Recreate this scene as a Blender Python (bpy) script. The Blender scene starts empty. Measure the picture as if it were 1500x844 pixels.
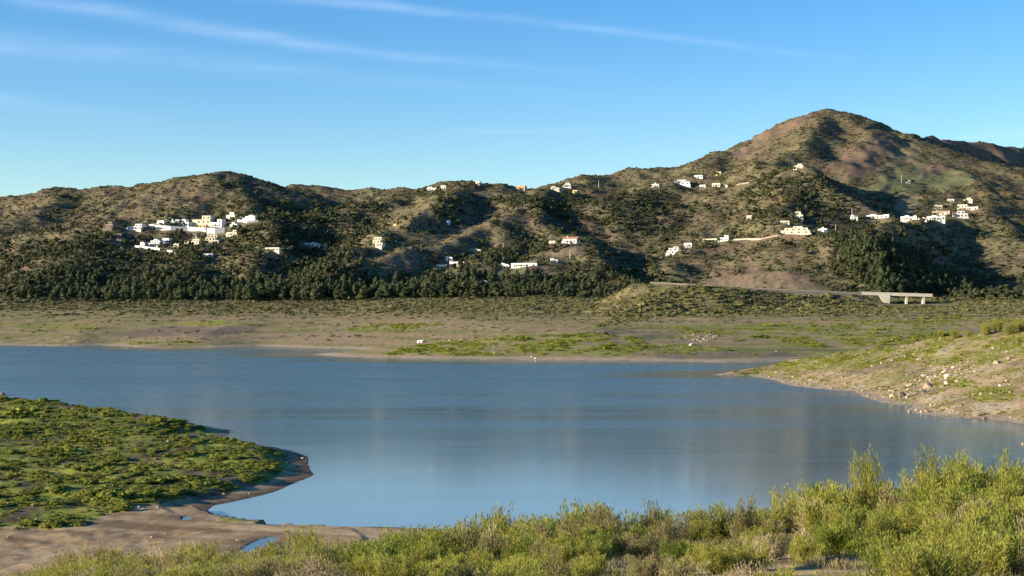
import bpy, math, random
import numpy as np
from mathutils import Vector, Matrix

# ------------------------------------------------------------------ basics
SC = bpy.context.scene
COL = SC.collection
F = 2166.0          # focal length in photo pixels (1500 wide)
H = 25.0            # eye height above the water
Y0 = 455.0          # horizon row of the photo
K = 1.0 / F
rng = np.random.default_rng(7)
random.seed(7)


def tag(o, label=None, cat=None, group=None, kind=None):
    if label: o['label'] = label
    if cat: o['category'] = cat
    if group: o['group'] = group
    if kind: o['kind'] = kind
    return o


# ------------------------------------------------------------------ noise
_pr = np.random.default_rng(3)
_PERM = np.concatenate([_pr.permutation(1024)] * 2).astype(np.int32)
_GA = _pr.random(1024) * 2 * math.pi
_GCX = np.cos(_GA).astype(np.float32); _GCY = np.sin(_GA).astype(np.float32)


def pn(x, y, seed=0):
    x, y = np.broadcast_arrays(np.asarray(x, float), np.asarray(y, float))
    ix = np.floor(x); iy = np.floor(y); fx = (x - ix).astype(np.float32); fy = (y - iy).astype(np.float32)
    ix = (ix.astype(np.int32) + seed * 131) & 1023; iy = (iy.astype(np.int32) + seed * 57) & 1023
    u = fx * fx * fx * (fx * (fx * 6 - 15) + 10); v = fy * fy * fy * (fy * (fy * 6 - 15) + 10)
    p0 = _PERM[ix]; p1 = _PERM[(ix + 1) & 1023]

    def g(pp, oy):
        return _PERM[pp + ((iy + oy) & 1023)]
    h = g(p0, 0); a = _GCX[h] * fx + _GCY[h] * fy
    h = g(p1, 0); b = _GCX[h] * (fx - 1) + _GCY[h] * fy
    h = g(p0, 1); c = _GCX[h] * fx + _GCY[h] * (fy - 1)
    h = g(p1, 1); d = _GCX[h] * (fx - 1) + _GCY[h] * (fy - 1)
    return 1.5 * ((a + (b - a) * u) * (1 - v) + (c + (d - c) * u) * v)


def fbm(x, y, oct=4, seed=0, gain=0.5):
    s = 0; a = 1.0
    for i in range(oct):
        s = s + a * pn(x, y, seed + i * 17); a *= gain; x = np.asarray(x) * 2.03 + 11.3; y = np.asarray(y) * 2.03 - 7.1
    return s


def sstep(a, b, x):
    t = np.clip((x - a) / (b - a), 0, 1)
    return t * t * (3 - 2 * t)


# ------------------------------------------------------------------ geography (traced as photo rows, projected to the ground)
def zof(v, d):      # height of a point seen at row v at distance d
    return H + (Y0 - v) * d * K


def dwater(v):      # distance of a water-level point seen at row v
    return H * F / (v - Y0)


WATER_PX = [(-900, 503), (-400, 504), (0, 505.5), (60, 507), (100, 507.5), (150, 506), (200, 509), (250, 511), (300, 509.5), (380, 507.5),
            (450, 510), (520, 512), (548, 514.5), (562, 517), (540, 518.3), (500, 518.8), (462, 519), (455, 520), (500, 523), (560, 524.5), (640, 526.5), (780, 527.5),
            (950, 529), (1060, 531), (1110, 530.5), (1160, 528.5), (1197, 527), (1205, 528), (1180, 534), (1120, 543), (1075, 547), (1043, 548.5),
            (1050, 550.5), (1100, 550.5), (1130, 557), (1160, 566), (1220, 572), (1250, 574), (1265, 582), (1290, 590), (1332, 595),
            (1328, 604), (1380, 611), (1440, 614), (1500, 622), (1700, 650), (1900, 690), (2300, 740), (2300, 815), (1900, 800), (1500, 792), (1200, 787),
            (900, 785), (650, 776), (560, 772), (450, 770.5), (370, 767), (325, 760), (303, 748), (312, 741), (350, 733), (390, 724), (430, 708), (459, 696),
            (454, 684), (449, 669), (430, 662), (400, 655), (345, 649), (300, 645), (290, 641), (322, 641), (338, 636), (334, 630), (300, 624), (150, 604), (0, 588), (-400, 565), (-900, 545)]
WPOLY = np.array([((u - 750) * K * dwater(v), dwater(v)) for u, v in WATER_PX])


def seg_sd(px, py, poly):
    n = len(poly); best = np.full(px.shape, 1e18); inside = np.zeros(px.shape, bool)
    for i in range(n):
        ax, ay = poly[i]; bx, by = poly[(i + 1) % n]
        ex, ey = bx - ax, by - ay
        t = np.clip(((px - ax) * ex + (py - ay) * ey) / (ex * ex + ey * ey + 1e-9), 0, 1)
        best = np.minimum(best, (px - ax - t * ex) ** 2 + (py - ay - t * ey) ** 2)
        if ay != by:
            c = ((ay > py) != (by > py)) & (px < ex * (py - ay) / (by - ay) + ax)
            inside ^= c
    return np.sqrt(best), inside


def inpoly(u, v, poly):
    r = np.zeros(np.shape(u), bool); n = len(poly)
    for i in range(n):
        ax, ay = poly[i]; bx, by = poly[(i + 1) % n]
        if ay != by:
            r ^= ((ay > v) != (by > v)) & (u < (bx - ax) * (v - ay) / (by - ay) + ax)
    return r


# valley floor and flats: for photo columns u a list of (distance, row) of the visible ground
T = {
    -400: [(1090, 503), (1180, 474), (1250, 455), (1340, 436), (1450, 428)],
    0: [(1075, 505), (1180, 471), (1250, 456), (1340, 435), (1450, 427)],
    300: [(1000, 509), (1130, 475), (1250, 456), (1340, 435), (1450, 427)],
    480: [(920, 514), (1040, 487), (1100, 476), (1250, 454), (1340, 434), (1450, 427)],
    580: [(790, 524), (850, 504), (920, 500), (1090, 470), (1240, 450), (1330, 434), (1450, 427)],
    680: [(765, 526), (850, 499), (910, 498), (1090, 467), (1240, 449), (1320, 434), (1450, 427)],
    780: [(748, 527.5), (860, 490), (920, 490), (1060, 470), (1200, 452), (1310, 434), (1450, 428)],
    870: [(742, 528), (890, 482), (960, 481), (1060, 470), (1180, 455), (1300, 436), (1450, 430)],
    950: [(735, 529), (940, 482), (1040, 469), (1150, 458), (1300, 440), (1450, 432)],
    1060: [(715, 531), (820, 503), (950, 481), (1050, 464), (1150, 455), (1300, 441), (1450, 432)],
    1200: [(735, 527), (830, 503), (950, 480), (1050, 463), (1200, 447), (1300, 441), (1450, 433)],
    1350: [(720, 525), (830, 500), (950, 478), (1050, 462), (1200, 447), (1290, 439), (1450, 432)],
    1500: [(720, 520), (830, 494), (950, 475), (1050, 460), (1200, 444), (1290, 437), (1450, 430)],
    1900: [(720, 520), (830, 494), (950, 475), (1050, 460), (1200, 444), (1290, 437), (1450, 430)],
}
# the near bank under the viewer: (distance, height)
B = {
    -400: [(0, 22.5), (20, 20.5), (40, 16.5), (60, 12.3), (80, 8.3), (100, 4.9), (120, 2.2), (135, 0.9)],
    0: [(0, 22.6), (20, 20.6), (40, 16.8), (60, 12.8), (80, 9.0), (100, 5.4), (120, 2.6), (138, 0.8)],
    200: [(0, 22.8), (20, 20.8), (40, 17.2), (60, 13.7), (80, 10.2), (100, 6.4), (120, 3.2), (142, 0.8)],
    560: [(0, 23.0), (20, 21.0), (40, 17.5), (55, 14.9), (70, 12.4), (85, 10), (110, 5.6), (130, 2.5), (148, 0.6)],
    900: [(0, 23.0), (20, 20.4), (30, 18.9), (42, 17.4), (52, 16.3), (62, 14.6), (80, 11), (110, 6), (135, 2.2), (152, 0.5)],
    1250: [(0, 23.0), (20, 20.6), (30, 19.2), (38, 18.2), (50, 17.0), (60, 15.7), (75, 12.5), (110, 6), (135, 2.2), (152, 0.5)],
    1500: [(0, 23.0), (20, 20.7), (30, 19.3), (38, 18.4), (50, 17.6), (60, 16.6), (75, 13.5), (110, 6), (135, 2.2), (152, 0.5)],
    1900: [(0, 23.0), (20, 20.7), (30, 19.3), (38, 18.4), (50, 17.6), (60, 16.6), (75, 13.5), (110, 6), (135, 2.2), (152, 0.5)],
}
# ridges: nodes (column, row, distance), slope of the sides, crest rounding
R = [
    # left skyline
    ([(-700, 330, 2500), (-300, 305, 2400), (0, 291, 2300), (60, 284, 2250), (110, 274, 2200), (165, 273, 2170), (215, 275, 2130), (255, 268, 2100), (290, 256, 2070), (320, 251, 2050), (345, 257, 2060), (380, 270, 2120), (425, 285, 2250)], .40, 25),
    ([(110, 276, 2190), (70, 300, 2000), (20, 330, 1820), (-30, 352, 1700)], .42, 14),
    ([(215, 277, 2120), (190, 300, 1950), (150, 322, 1780)], .40, 14),
    ([(320, 252, 2040), (300, 285, 1900), (250, 318, 1760), (225, 329, 1720)], .46, 12),
    ([(335, 258, 2050), (362, 285, 1900), (375, 312, 1760), (390, 330, 1650), (400, 360, 1520)], (.46, .75), 8),
    # village shoulder
    ([(-200, 372, 1620), (0, 349, 1680), (95, 337, 1690), (165, 326, 1700), (225, 330, 1700), (300, 332, 1690), (365, 326, 1690)], .38, 18),
    ([(165, 328, 1690), (120, 362, 1540), (80, 395, 1430), (60, 415, 1380)], .36, 14),
    ([(300, 338, 1680), (290, 365, 1560), (270, 395, 1450), (265, 415, 1390)], .34, 14),
    # middle skyline
    ([(400, 290, 2350), (425, 281, 2300), (447, 271, 2250), (480, 274, 2230), (560, 278, 2200), (620, 275, 2150), (680, 266, 2050), (725, 270, 2050), (765, 275, 2050), (805, 279, 2060), (835, 266, 2150), (865, 257, 2250), (900, 256, 2280), (950, 246, 2300), (985, 247, 2320), (1050, 226, 2350)], .38, 22),
    ([(640, 275, 2100), (560, 295, 1950), (480, 312, 1850), (420, 318, 1800)], .34, 16),
    ([(690, 268, 2040), (662, 288, 1860), (625, 303, 1780), (585, 325, 1690), (545, 350, 1590), (500, 375, 1500)], (.42, .55), 8),
    ([(760, 285, 1980), (745, 318, 1760), (705, 334, 1690), (640, 352, 1600), (565, 377, 1480), (490, 402, 1390)], (.42, .62), 9),
    ([(745, 320, 1760), (735, 355, 1600), (700, 388, 1470), (690, 408, 1400)], .40, 12),
    ([(800, 279, 2050), (785, 300, 1850), (812, 330, 1700), (840, 350, 1600), (875, 380, 1490), (905, 402, 1420), (940, 428, 1350)], (.46, .85), 6),
    ([(835, 352, 1590), (805, 378, 1490), (770, 398, 1430)], .36, 12),
    # right group
    ([(1050, 228, 2350), (1000, 258, 2150), (965, 272, 2050), (900, 290, 1950)], .34, 16),
    ([(1050, 232, 2340), (1040, 262, 2120), (1060, 290, 1930), (1045, 335, 1760), (1050, 352, 1680), (1000, 372, 1560), (985, 390, 1490)], .42, 12),
    ([(1050, 352, 1690), (1095, 372, 1560), (1130, 388, 1480), (1150, 405, 1410), (1165, 418, 1370)], .44, 14),
    ([(1050, 226, 2350), (1100, 206, 2400), (1150, 179, 2450), (1188, 162, 2480), (1210, 158, 2490), (1237, 160, 2480), (1290, 179, 2450)], (.48, .8), 6, 2.0),
    ([(1330, 197, 2420), (1365, 202, 2540), (1410, 207, 2600), (1460, 212, 2660), (1500, 217, 2700), (1650, 228, 2800), (1900, 260, 2950)], (.85, .4), 8),
    ([(1290, 179.5, 2448), (1330, 198, 2400), (1348, 226, 2260), (1385, 243, 2170), (1422, 252, 2110), (1436, 265, 2040), (1448, 290, 1920), (1466, 318, 1800), (1490, 350, 1680), (1530, 385, 1560)], (.34, 1.0), 5),
    ([(1210, 160, 2480), (1190, 195, 2300), (1165, 222, 2150), (1130, 245, 2050)], (.44, .55), 12),
    ([(1282, 190, 2350), (1262, 210, 2250), (1230, 238, 2120)], (.44, .5), 14),
    ([(1420, 255, 2100), (1370, 278, 2020), (1330, 294, 1960), (1318, 308, 1900)], .36, 18),
    # crest with the upper villa that throws the long shadow
    ([(1095, 235, 2150), (1140, 244, 2000), (1172, 247, 1930), (1200, 258, 1870), (1225, 276, 1830), (1258, 296, 1790), (1290, 314, 1750), (1318, 322, 1700)], (.6, .85), 6),
    ([(1434, 297, 1940), (1412, 310, 1870), (1385, 320, 1790), (1350, 323, 1710), (1318, 325, 1640), (1280, 334, 1570), (1240, 348, 1500)], (.5, .8), 6),
    ([(1172, 248, 1930), (1150, 285, 1800), (1140, 315, 1690), (1150, 338, 1600), (1185, 345, 1560), (1215, 346, 1540)], .44, 10),
    ([(1150, 340, 1590), (1140, 365, 1500), (1170, 395, 1420), (1195, 418, 1370)], .46, 10),
    ([(1240, 348, 1500), (1268, 372, 1440), (1290, 398, 1390), (1295, 415, 1360)], (.46, .7), 8),
    ([(1448, 290, 1930), (1452, 322, 1810), (1478, 350, 1700), (1515, 380, 1590), (1560, 408, 1480)], .45, 8),
    # knoll in front of the road
    ([(868, 478, 1060), (900, 458, 1110), (945, 434, 1150), (1000, 420, 1180), (1050, 421, 1190), (1095, 426, 1195), (1150, 430, 1200), (1200, 437, 1200), (1240, 446, 1190), (1270, 452, 1180)], .34, 10),
    # road bench behind the knoll
    ([(945, 414, 1238), (1007, 417.5, 1230), (1060, 420, 1228), (1140, 425, 1226), (1193, 427, 1225), (1225, 428.8, 1225), (1243, 429.8, 1225)], .6, 5),
    # right spit
    ([(1043, 548.5, 580), (1080, 545, 566), (1110, 540, 556), (1160, 531, 548), (1205, 522.5, 540), (1260, 515, 530), (1330, 508, 520), (1400, 500, 500), (1440, 492, 485), (1500, 483, 470), (1620, 472, 455), (1900, 462, 440)], .13, 10),
    ([(1400, 502, 498), (1340, 535, 465), (1300, 560, 440), (1270, 575, 420)], .12, 5),
    ([(1500, 520, 430), (1440, 555, 400), (1390, 585, 375)], .11, 5),
    # green hump across the water
    ([(560, 521, 805), (620, 507, 830), (700, 500, 850), (780, 491, 870), (850, 483, 890), (920, 479, 940)], .10, 12),
    # left spit
    ([(-400, 575, 380), (0, 592, 357), (90, 600, 343), (150, 607, 330), (230, 616, 315), (285, 625, 303)], .05, 6),
    ([(-400, 606, 315), (0, 621, 300), (133, 629, 284), (230, 636, 274), (300, 642, 266), (400, 656, 252), (440, 668, 242)], .035, 8),
]


def colinterp(tab, u, d, rows, func):
    us = sorted(tab)
    prof = np.array([np.interp(rows, [p[0] for p in tab[k]], [func(p) for p in tab[k]]) for k in us])  # (ncol,nrow)
    uc = np.clip(u, us[0], us[-1] - 1e-6)
    j = np.clip(np.searchsorted(us, uc, side='right') - 1, 0, len(us) - 2)
    ua = np.array(us, float); t = (uc - ua[j]) / (ua[j + 1] - ua[j]); t = t * t * (3 - 2 * t)
    ri = np.arange(len(rows))[:, None]
    return prof[j, ri] * (1 - t) + prof[j + 1, ri] * t


# grid: rows of distance, columns fanned out around a point behind the viewer
APX = 45.0
NC = 780
rows = [2.0]
while rows[-1] < 3300: rows.append(rows[-1] + max(0.4, rows[-1] * 0.0062))
while rows[-1] < 9000: rows.append(rows[-1] * 1.06)
rows = np.array(rows); NR = len(rows)
S = np.linspace(-0.56, 0.56, NC)
GX = S[None, :] * (rows[:, None] + APX); GD = np.repeat(rows[:, None], NC, 1)
GU = np.clip(750 + GX / GD * F, -900, 2300)

r0, r1 = np.searchsorted(rows, [110, 1250])
SD = np.full(GX.shape, 5e4); INW = np.zeros(GX.shape, bool)
SD[r0:r1], INW[r0:r1] = seg_sd(GX[r0:r1], GD[r0:r1], WPOLY)
# ground wobble so the shore is not a clean line
SD = np.where(INW, -SD, SD) + fbm(GX / 14, GD / 14, 4, 5) * np.clip(GD / 500, .2, 1.6)

far = colinterp(T, GU, GD, rows, lambda p: zof(p[1], p[0]))
extra = np.clip((GD - 1450) / 900, 0, 1) * 35 - np.clip((GD - 3100) / 900, 0, 1) * 160
far = far + extra
near = colinterp(B, GU, GD, rows, lambda p: p[1])
wn = sstep(155, 185, GD)
midz = 0.9 + 0.25 * fbm(GX / 25, GD / 25, 3, 9) + 0.0 * GD
wf = sstep(560, 640, GD)
base = near * (1 - wn) + midz * wn * (1 - wf) + far * wf

# ridge envelope
hill = np.full(GX.shape, -1e3)
wob = np.clip((GD - 900) / 600, 0, 1)
WX = GX + wob * 16 * fbm(GX / 150, GD / 150, 3, 21)
WD = GD + wob * 16 * fbm(GX / 150, GD / 150, 3, 22)
for nodes, slope, rnd, *endk in R:
    P = np.array([((u - 750) * K * d, d, zof(v, d)) for u, v, d in nodes])
    sn_, sp_ = slope if isinstance(slope, tuple) else (slope, slope); slope = min(sn_, sp_)
    reach = 60 + (P[:, 2].max() + 10) / slope * 1.6
    i0, i1 = np.searchsorted(rows, [P[:, 1].min() - reach, P[:, 1].max() + reach]); sl_ = slice(max(i0, 0), i1)
    wx, wd = WX[sl_], WD[sl_]
    rh = np.full(wx.shape, -1e3)
    for i in range(len(P) - 1):
        a, b = P[i], P[i + 1]; e = b - a
        t = np.clip(((wx - a[0]) * e[0] + (wd - a[1]) * e[1]) / (e[0] ** 2 + e[1] ** 2), 0, 1)
        dist = np.sqrt((wx - a[0] - t * e[0]) ** 2 + (wd - a[1] - t * e[1]) ** 2)
        if endk:      # a ridge that breaks off steeply at its far end
            q = P[-1] - P[-2]; tr = ((wx - P[-1][0]) * q[0] + (wd - P[-1][1]) * q[1]) / math.hypot(q[0], q[1])
            dist = dist + endk[0] * np.clip(tr, 0, None)
        cr = e[0] * (wd - a[1]) - e[1] * (wx - a[0])
        zz = a[2] + t * e[2] - np.where(cr > 0, sp_, sn_) * (np.sqrt(dist * dist + rnd * rnd) - rnd) + 0.00006 * np.clip(dist, 0, 700) ** 2
        rh = np.maximum(rh, zz)
    k = 1.0 + 3.0 * wob[sl_]
    old = hill[sl_]
    m = np.maximum(old, rh); dlt = np.abs(old - rh)
    hill[sl_] = m + np.where(dlt < 4 * k, (np.clip(1 - dlt / (4 * k), 0, 1) ** 2) * k * 0.8, 0)
hw = np.clip((hill - base + 6) / 12, 0, 1)
m = np.maximum(hill, base); kk = 0.6 + 4 * wob
GZ = m + (np.clip(1 - np.abs(hill - base) / (4 * kk), 0, 1) ** 2) * kk * 0.6
# gullies and roughness
gm = wob * np.clip((hill - far) / 40, 0, 1)
rid = 1 - np.abs(fbm(GX / 95 + 3, GD / 150, 4, 31))
GZ = GZ + gm * ((rid - .75) * 7.5 + fbm(GX / 28, GD / 40, 3, 35) * 1.2)
flat = sstep(600, 700, GD) * (1 - gm)
GZ = GZ + flat * (fbm(GX / 45, GD / 30, 4, 41) * 0.3)
# terraces left by the falling water level
ter = flat * sstep(640, 760, GD) * np.clip((GZ - 1) / 6, 0, 1)
GZ = GZ + ter * 0.45 * np.sin(GZ * 2.6 + 2 * fbm(GX / 90, GD / 60, 2, 44))
GZ = GZ + (1 - flat) * (1 - gm) * (fbm(GX / 3.1, GD / 3.1, 4, 47) * 0.10 + fbm(GX / 11, GD / 11, 3, 48) * 0.22) * sstep(0, 20, SD)
spit = sstep(310, 350, GD) * sstep(660, 600, GD) * sstep(20, 60, GX)
GZ = GZ + spit * sstep(2, 20, SD) * ((1 - np.abs(fbm(GX / 26 + .4 * pn(GX / 40, GD / 40, 3), GD / 30, 4, 51))) * 2.2 - 1.3 + fbm(GX / 5, GD / 5, 4, 52) * .35)
lsp = sstep(160, 190, GD) * sstep(420, 390, GD) * sstep(10, -10, GX)
GZ = GZ + lsp * sstep(3, 14, SD) * (fbm((GX + .5 * GD) / 26, GD / 9, 3, 53) * .55 + fbm(GX / 6, GD / 5, 3, 54) * .22)
# meet the water
cap = np.where(SD > 0, 0.02 + 0.10 * np.minimum(SD, 4) + np.where(GD > 640, .13, .30) * np.clip(SD - 4, 0, None) + 1.5 * np.clip(SD - 300, 0, None), np.maximum(0.12 * SD, -4))
inlake = sstep(-2, 2, -SD)
GZ = np.where(SD > 0, np.minimum(np.maximum(GZ, 0.02 + 0.02 * np.minimum(SD, 8)), cap), cap)
# hollows on the mud that hold puddles
PUD = [([(352, 806), (366, 797), (384, 789), (404, 786), (408, 790), (394, 797), (378, 803), (366, 809)], .72), ([(266, 760), (269, 757), (276, 757), (280, 759), (275, 762), (268, 762)], .72)]
WET = np.zeros(GX.shape)
for poly, zp in PUD:
    q = np.array([((u - 750) * K * ((H - zp) * F / (v - Y0)), (H - zp) * F / (v - Y0)) for u, v in poly])
    w0, w1 = np.searchsorted(rows, [q[:, 1].min() - 12, q[:, 1].max() + 12])
    ds, ins = seg_sd(GX[w0:w1], GD[w0:w1], q)
    g_ = GZ[w0:w1]
    WET[w0:w1] = np.maximum(WET[w0:w1], np.where(ins, 1, np.clip(1 - ds / 4, 0, 1)))
    GZ[w0:w1] = np.where(ins, zp - .05 - .1 * np.minimum(ds, 1), np.where((ds < 9) & (SD[w0:w1] > 1.5), np.maximum(g_, np.minimum(zp + .01 + ds * .05 + .07 * np.abs(fbm(GX[w0:w1] / 2.2, GD[w0:w1] / 2.2, 3, 55)), np.maximum(g_, zp + .1))), g_))
GV = Y0 - (GZ - H) * F / GD      # photo row of every ground point


def hgt(x, d):
    r = np.clip(np.interp(d, rows, np.arange(NR)), 0, NR - 1.001); c = np.clip((x / (d + APX) - S[0]) / (S[1] - S[0]), 0, NC - 1.001)
    i = np.floor(r).astype(int); j = np.floor(c).astype(int); a = r - i; b = c - j
    return (GZ[i, j] * (1 - b) + GZ[i, j + 1] * b) * (1 - a) + (GZ[i + 1, j] * (1 - b) + GZ[i + 1, j + 1] * b) * a


_dd = np.concatenate([np.arange(8, 200, .5), np.arange(200, 700, 1.0), np.arange(700, 3300, 2.0)])


def hit(u, v, dmin=0):
    """first ground point on the sight line through photo pixel (u, v)"""
    dd = _dd[_dd > dmin]
    zr = H + (Y0 - v) * dd * K
    zt = hgt((u - 750) * K * dd, dd)
    k = np.nonzero(zt >= zr)[0]
    i = k[0] if len(k) else len(dd) - 1
    d = dd[i]
    return Vector(((u - 750) * K * d, d, float(hgt(np.array([(u - 750) * K * d]), np.array([d]))[0])))


# ------------------------------------------------------------------ what covers the ground
_sc = np.clip(GD / 1500, .12, 1.2)
_pmn = [fbm(GX / (22 * _sc), GD / (40 * _sc), 4, 60 + q) for q in range(4)]


def pm(poly, au=9, av=5, seed=0):
    return inpoly(GU + _pmn[seed % 4] * au, GV + _pmn[(seed + 1 + seed // 4 % 3) % 4] * av, poly)


C = np.zeros(GX.shape + (3,))


def mixc(col, m):
    m = np.clip(m, 0, 1)[..., None]
    C[:] = C * (1 - m) + np.array(col) * m


n1 = fbm(GX / 60, GD / 60, 5, 70); n2 = fbm(GX / 17, GD / 25, 4, 71); n3 = fbm(GX / 5, GD / 5, 4, 72); n4 = fbm(GX / 1.4, GD / 1.4, 3, 73)
HILLZ = GD > 1290
# hills
C[:] = (.126, .103, .056)
mixc((.155, .135, .07), sstep(0, .5, n1))
mixc((.095, .088, .048), sstep(.0, .45, n2 + .3 * n1 - .05))
mixc((.13, .092, .06), sstep(.2, .6, -n1 + .3 * n2))
BARE = [
    [(1060, 230), (1120, 196), (1192, 160), (1178, 180), (1120, 215), (1085, 236)],
    [(1195, 250), (1240, 228), (1290, 204), (1325, 203), (1302, 226), (1288, 248), (1262, 266), (1218, 252)],
    [(1290, 244), (1318, 212), (1340, 208), (1346, 222), (1345, 236), (1300, 246)],
    [(1256, 280), (1290, 256), (1345, 238), (1385, 244), (1422, 254), (1430, 268), (1360, 280), (1265, 283)],
    [(1312, 285), (1348, 285), (1342, 313), (1316, 312)],
    [(1360, 200), (1500, 214), (1500, 240), (1430, 226)],
    [(532, 347), (572, 314), (600, 293), (638, 288), (645, 300), (630, 318), (600, 330), (560, 346)],
    [(612, 357), (668, 332), (715, 326), (706, 350), (640, 378)],
    [(470, 403), (540, 376), (602, 360), (612, 384), (562, 408)],
    [(1022, 418), (1060, 400), (1110, 391), (1178, 405), (1198, 424), (1100, 424)],
    [(792, 369), (850, 358), (858, 374), (800, 378)],
    [(640, 399), (700, 391), (705, 408), (648, 408)],
    [(718, 397), (760, 392), (795, 405), (730, 412)],
    [(1140, 343), (1185, 343), (1182, 352), (1145, 351)],
    [(0, 300), (60, 285), (90, 282), (60, 330), (0, 340)],
    [(180, 280), (250, 268), (320, 256), (280, 300), (240, 316), (180, 320), (130, 325), (150, 316)],
    [(700, 275), (760, 278), (800, 285), (790, 296), (700, 288)],
    [(860, 262), (985, 248), (1000, 262), (880, 272)],
]
BCOL = [(.155, .11, .068), (.15, .10, .063), (.18, .145, .07), (.125, .12, .056), (.17, .14, .075), (.15, .10, .065), (.15, .125, .064), (.135, .105, .06),
        (.14, .112, .062), (.145, .105, .068), (.18, .135, .08), (.125, .125, .06), (.12, .125, .055), (.22, .14, .085), (.15, .12, .065), (.15, .115, .066), (.13, .115, .06), (.14, .11, .06)]
BAREM = np.zeros(GX.shape)
for i, (p, c) in enumerate(zip(BARE, BCOL)):
    m = pm(p, seed=i) & HILLZ
    mixc(c, m * (.9 if i < 14 else .6))
    BAREM = np.maximum(BAREM, m * (.62 if i in (6, 7, 8) else 1.0 if i < 14 else .35))
mixc((.135, .085, .062), (pm([(1350, 240), (1378, 238), (1402, 250), (1362, 260)], seed=40) & HILLZ) * .8)
mixc((.10, .115, .048), (pm([(1258, 279), (1300, 266), (1400, 258), (1426, 266), (1360, 281)], seed=41) & HILLZ) * .5)

C *= 1.15
# drawdown flats: bands that follow the old water lines
fl = (~HILLZ) & (GD > 600)
band = fbm(GZ / 1.7 + n2 * .25, GX / 300, 3, 80) + .2 * n2
cf = np.zeros_like(C); cf[:] = (.27, .205, .105)
for col, lo, hi in [((.215, .195, .066), -.05, .35), ((.16, .165, .05), .3, .7)]:
    m = sstep(lo, hi, band)[..., None]; cf = cf * (1 - m) + np.array(col) * m
m = sstep(.15, .6, -band + .2 * n1)[..., None]; cf = cf * (1 - m) + np.array((.29, .205, .115)) * m
m = (sstep(14, 24, GZ) * .75)[..., None]; cf = cf * (1 - m) + np.array((.19, .155, .072)) * m
m = (sstep(.55, .95, np.sin(GZ * 5.2 + 2.2 * fbm(GX / 120, GD / 50, 3, 89))) * .55 * sstep(-.3, .2, n1 + .4))[..., None]; cf = cf * (1 - m) + np.array((.12, .11, .05)) * m
m = (sstep(.7, .97, np.sin(GZ * 5.2 + 2.6 + 2.2 * fbm(GX / 120, GD / 50, 3, 89))) * .5)[..., None]; cf = cf * (1 - m) + np.array((.31, .235, .13)) * m
C[fl] = cf[fl]
GREEN = np.zeros(GX.shape)
for i, (p, w) in enumerate([([(230, 476), (260, 470), (330, 470), (345, 474), (300, 478)], .9), ([(0, 474), (120, 474), (160, 480), (60, 486), (0, 484)], .55),
          ([(500, 482), (560, 475), (620, 473), (640, 478), (560, 484), (520, 486)], .9), ([(560, 519), (600, 507), (680, 500), (780, 491), (850, 487), (930, 492), (960, 508), (940, 520), (860, 519), (760, 520), (640, 521)], .85),
          ([(950, 505), (1060, 505), (1110, 520), (960, 520)], .4), ([(1100, 494), (1200, 492), (1400, 486), (1420, 498), (1190, 512), (1120, 505)], .65), ([(180, 504), (290, 499), (300, 505), (200, 508)], .4),
          ([(940, 480), (1400, 462), (1500, 468), (1500, 478), (1000, 494)], .35)]):
    m = pm(p, 14, 3, seed=50 + i) & fl
    GREEN = np.maximum(GREEN, m * w)
mixc((.215, .225, .036), GREEN * sstep(-.5, .1, n2 + .5 * n3))
mixc((.155, .112, .09), (pm([(150, 488), (240, 479), (380, 479), (350, 490), (200, 494)], 14, 3, 61) & fl) * .7)
mixc((.25, .19, .125), (pm([(405, 505), (440, 486), (500, 478), (520, 486), (560, 498), (480, 506)], 14, 3, 62) & fl) * sstep(-.3, .3, n2) * .8)
mixc((.27, .20, .13), (pm([(1000, 500), (1010, 490), (1050, 488), (1054, 498), (1030, 503)], 8, 3, 63) & fl) * .7)
mixc((.16, .125, .095), (pm([(960, 514), (1140, 516), (1170, 522), (960, 526)], 8, 3, 64) & fl) * .7)

# right spit
sp = (GD > 300) & (GD < 640) & (GX > 40)
crs = sstep(.0, .3, (GZ - 1.2) / np.maximum(SD * .12 + 2, 1) - .45 + .35 * n2)
cs = np.zeros_like(C); cs[:] = (.34, .245, .145)
for col, m in [((.25, .175, .105), sstep(.1, .5, n2)), ((.36, .29, .20), sstep(.15, .5, fbm(GX / 9, GD / 9, 4, 81))), ((.19, .135, .085), sstep(.1, .4, fbm(GX / 22, GD / 12, 4, 82)) * .9), ((.20, .185, .06), sstep(.1, .4, fbm(GX / 14, GD / 10, 4, 88)) * .7)]:
    m = m[..., None]; cs = cs * (1 - m) + np.array(col) * m
C[sp] = cs[sp]
RG = np.zeros(GX.shape)
for i, (p, w) in enumerate([([(1075, 549), (1110, 538), (1200, 520), (1330, 506), (1420, 508), (1330, 526), (1240, 535), (1160, 545), (1110, 550)], .95), ([(1340, 520), (1420, 500), (1500, 478), (1500, 520), (1440, 535), (1380, 540)], .55),
                            ([(1370, 560), (1440, 560), (1500, 570), (1500, 590), (1430, 588)], .6), ([(1400, 500), (1450, 494), (1500, 500), (1500, 512), (1440, 512)], .7)]):
    RG = np.maximum(RG, (pm(p, 26, 7, seed=90 + i) & sp) * w)
RG = np.maximum(RG, sp * .55 * sstep(7, 12, GZ) * sstep(-.2, .2, n2))
mixc((.22, .23, .036), RG * sstep(-.45, .15, n3 + .4 * n2))
mixc((.12, .125, .035), RG * sstep(.1, .5, n4 + .3 * n3) * .6)

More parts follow.
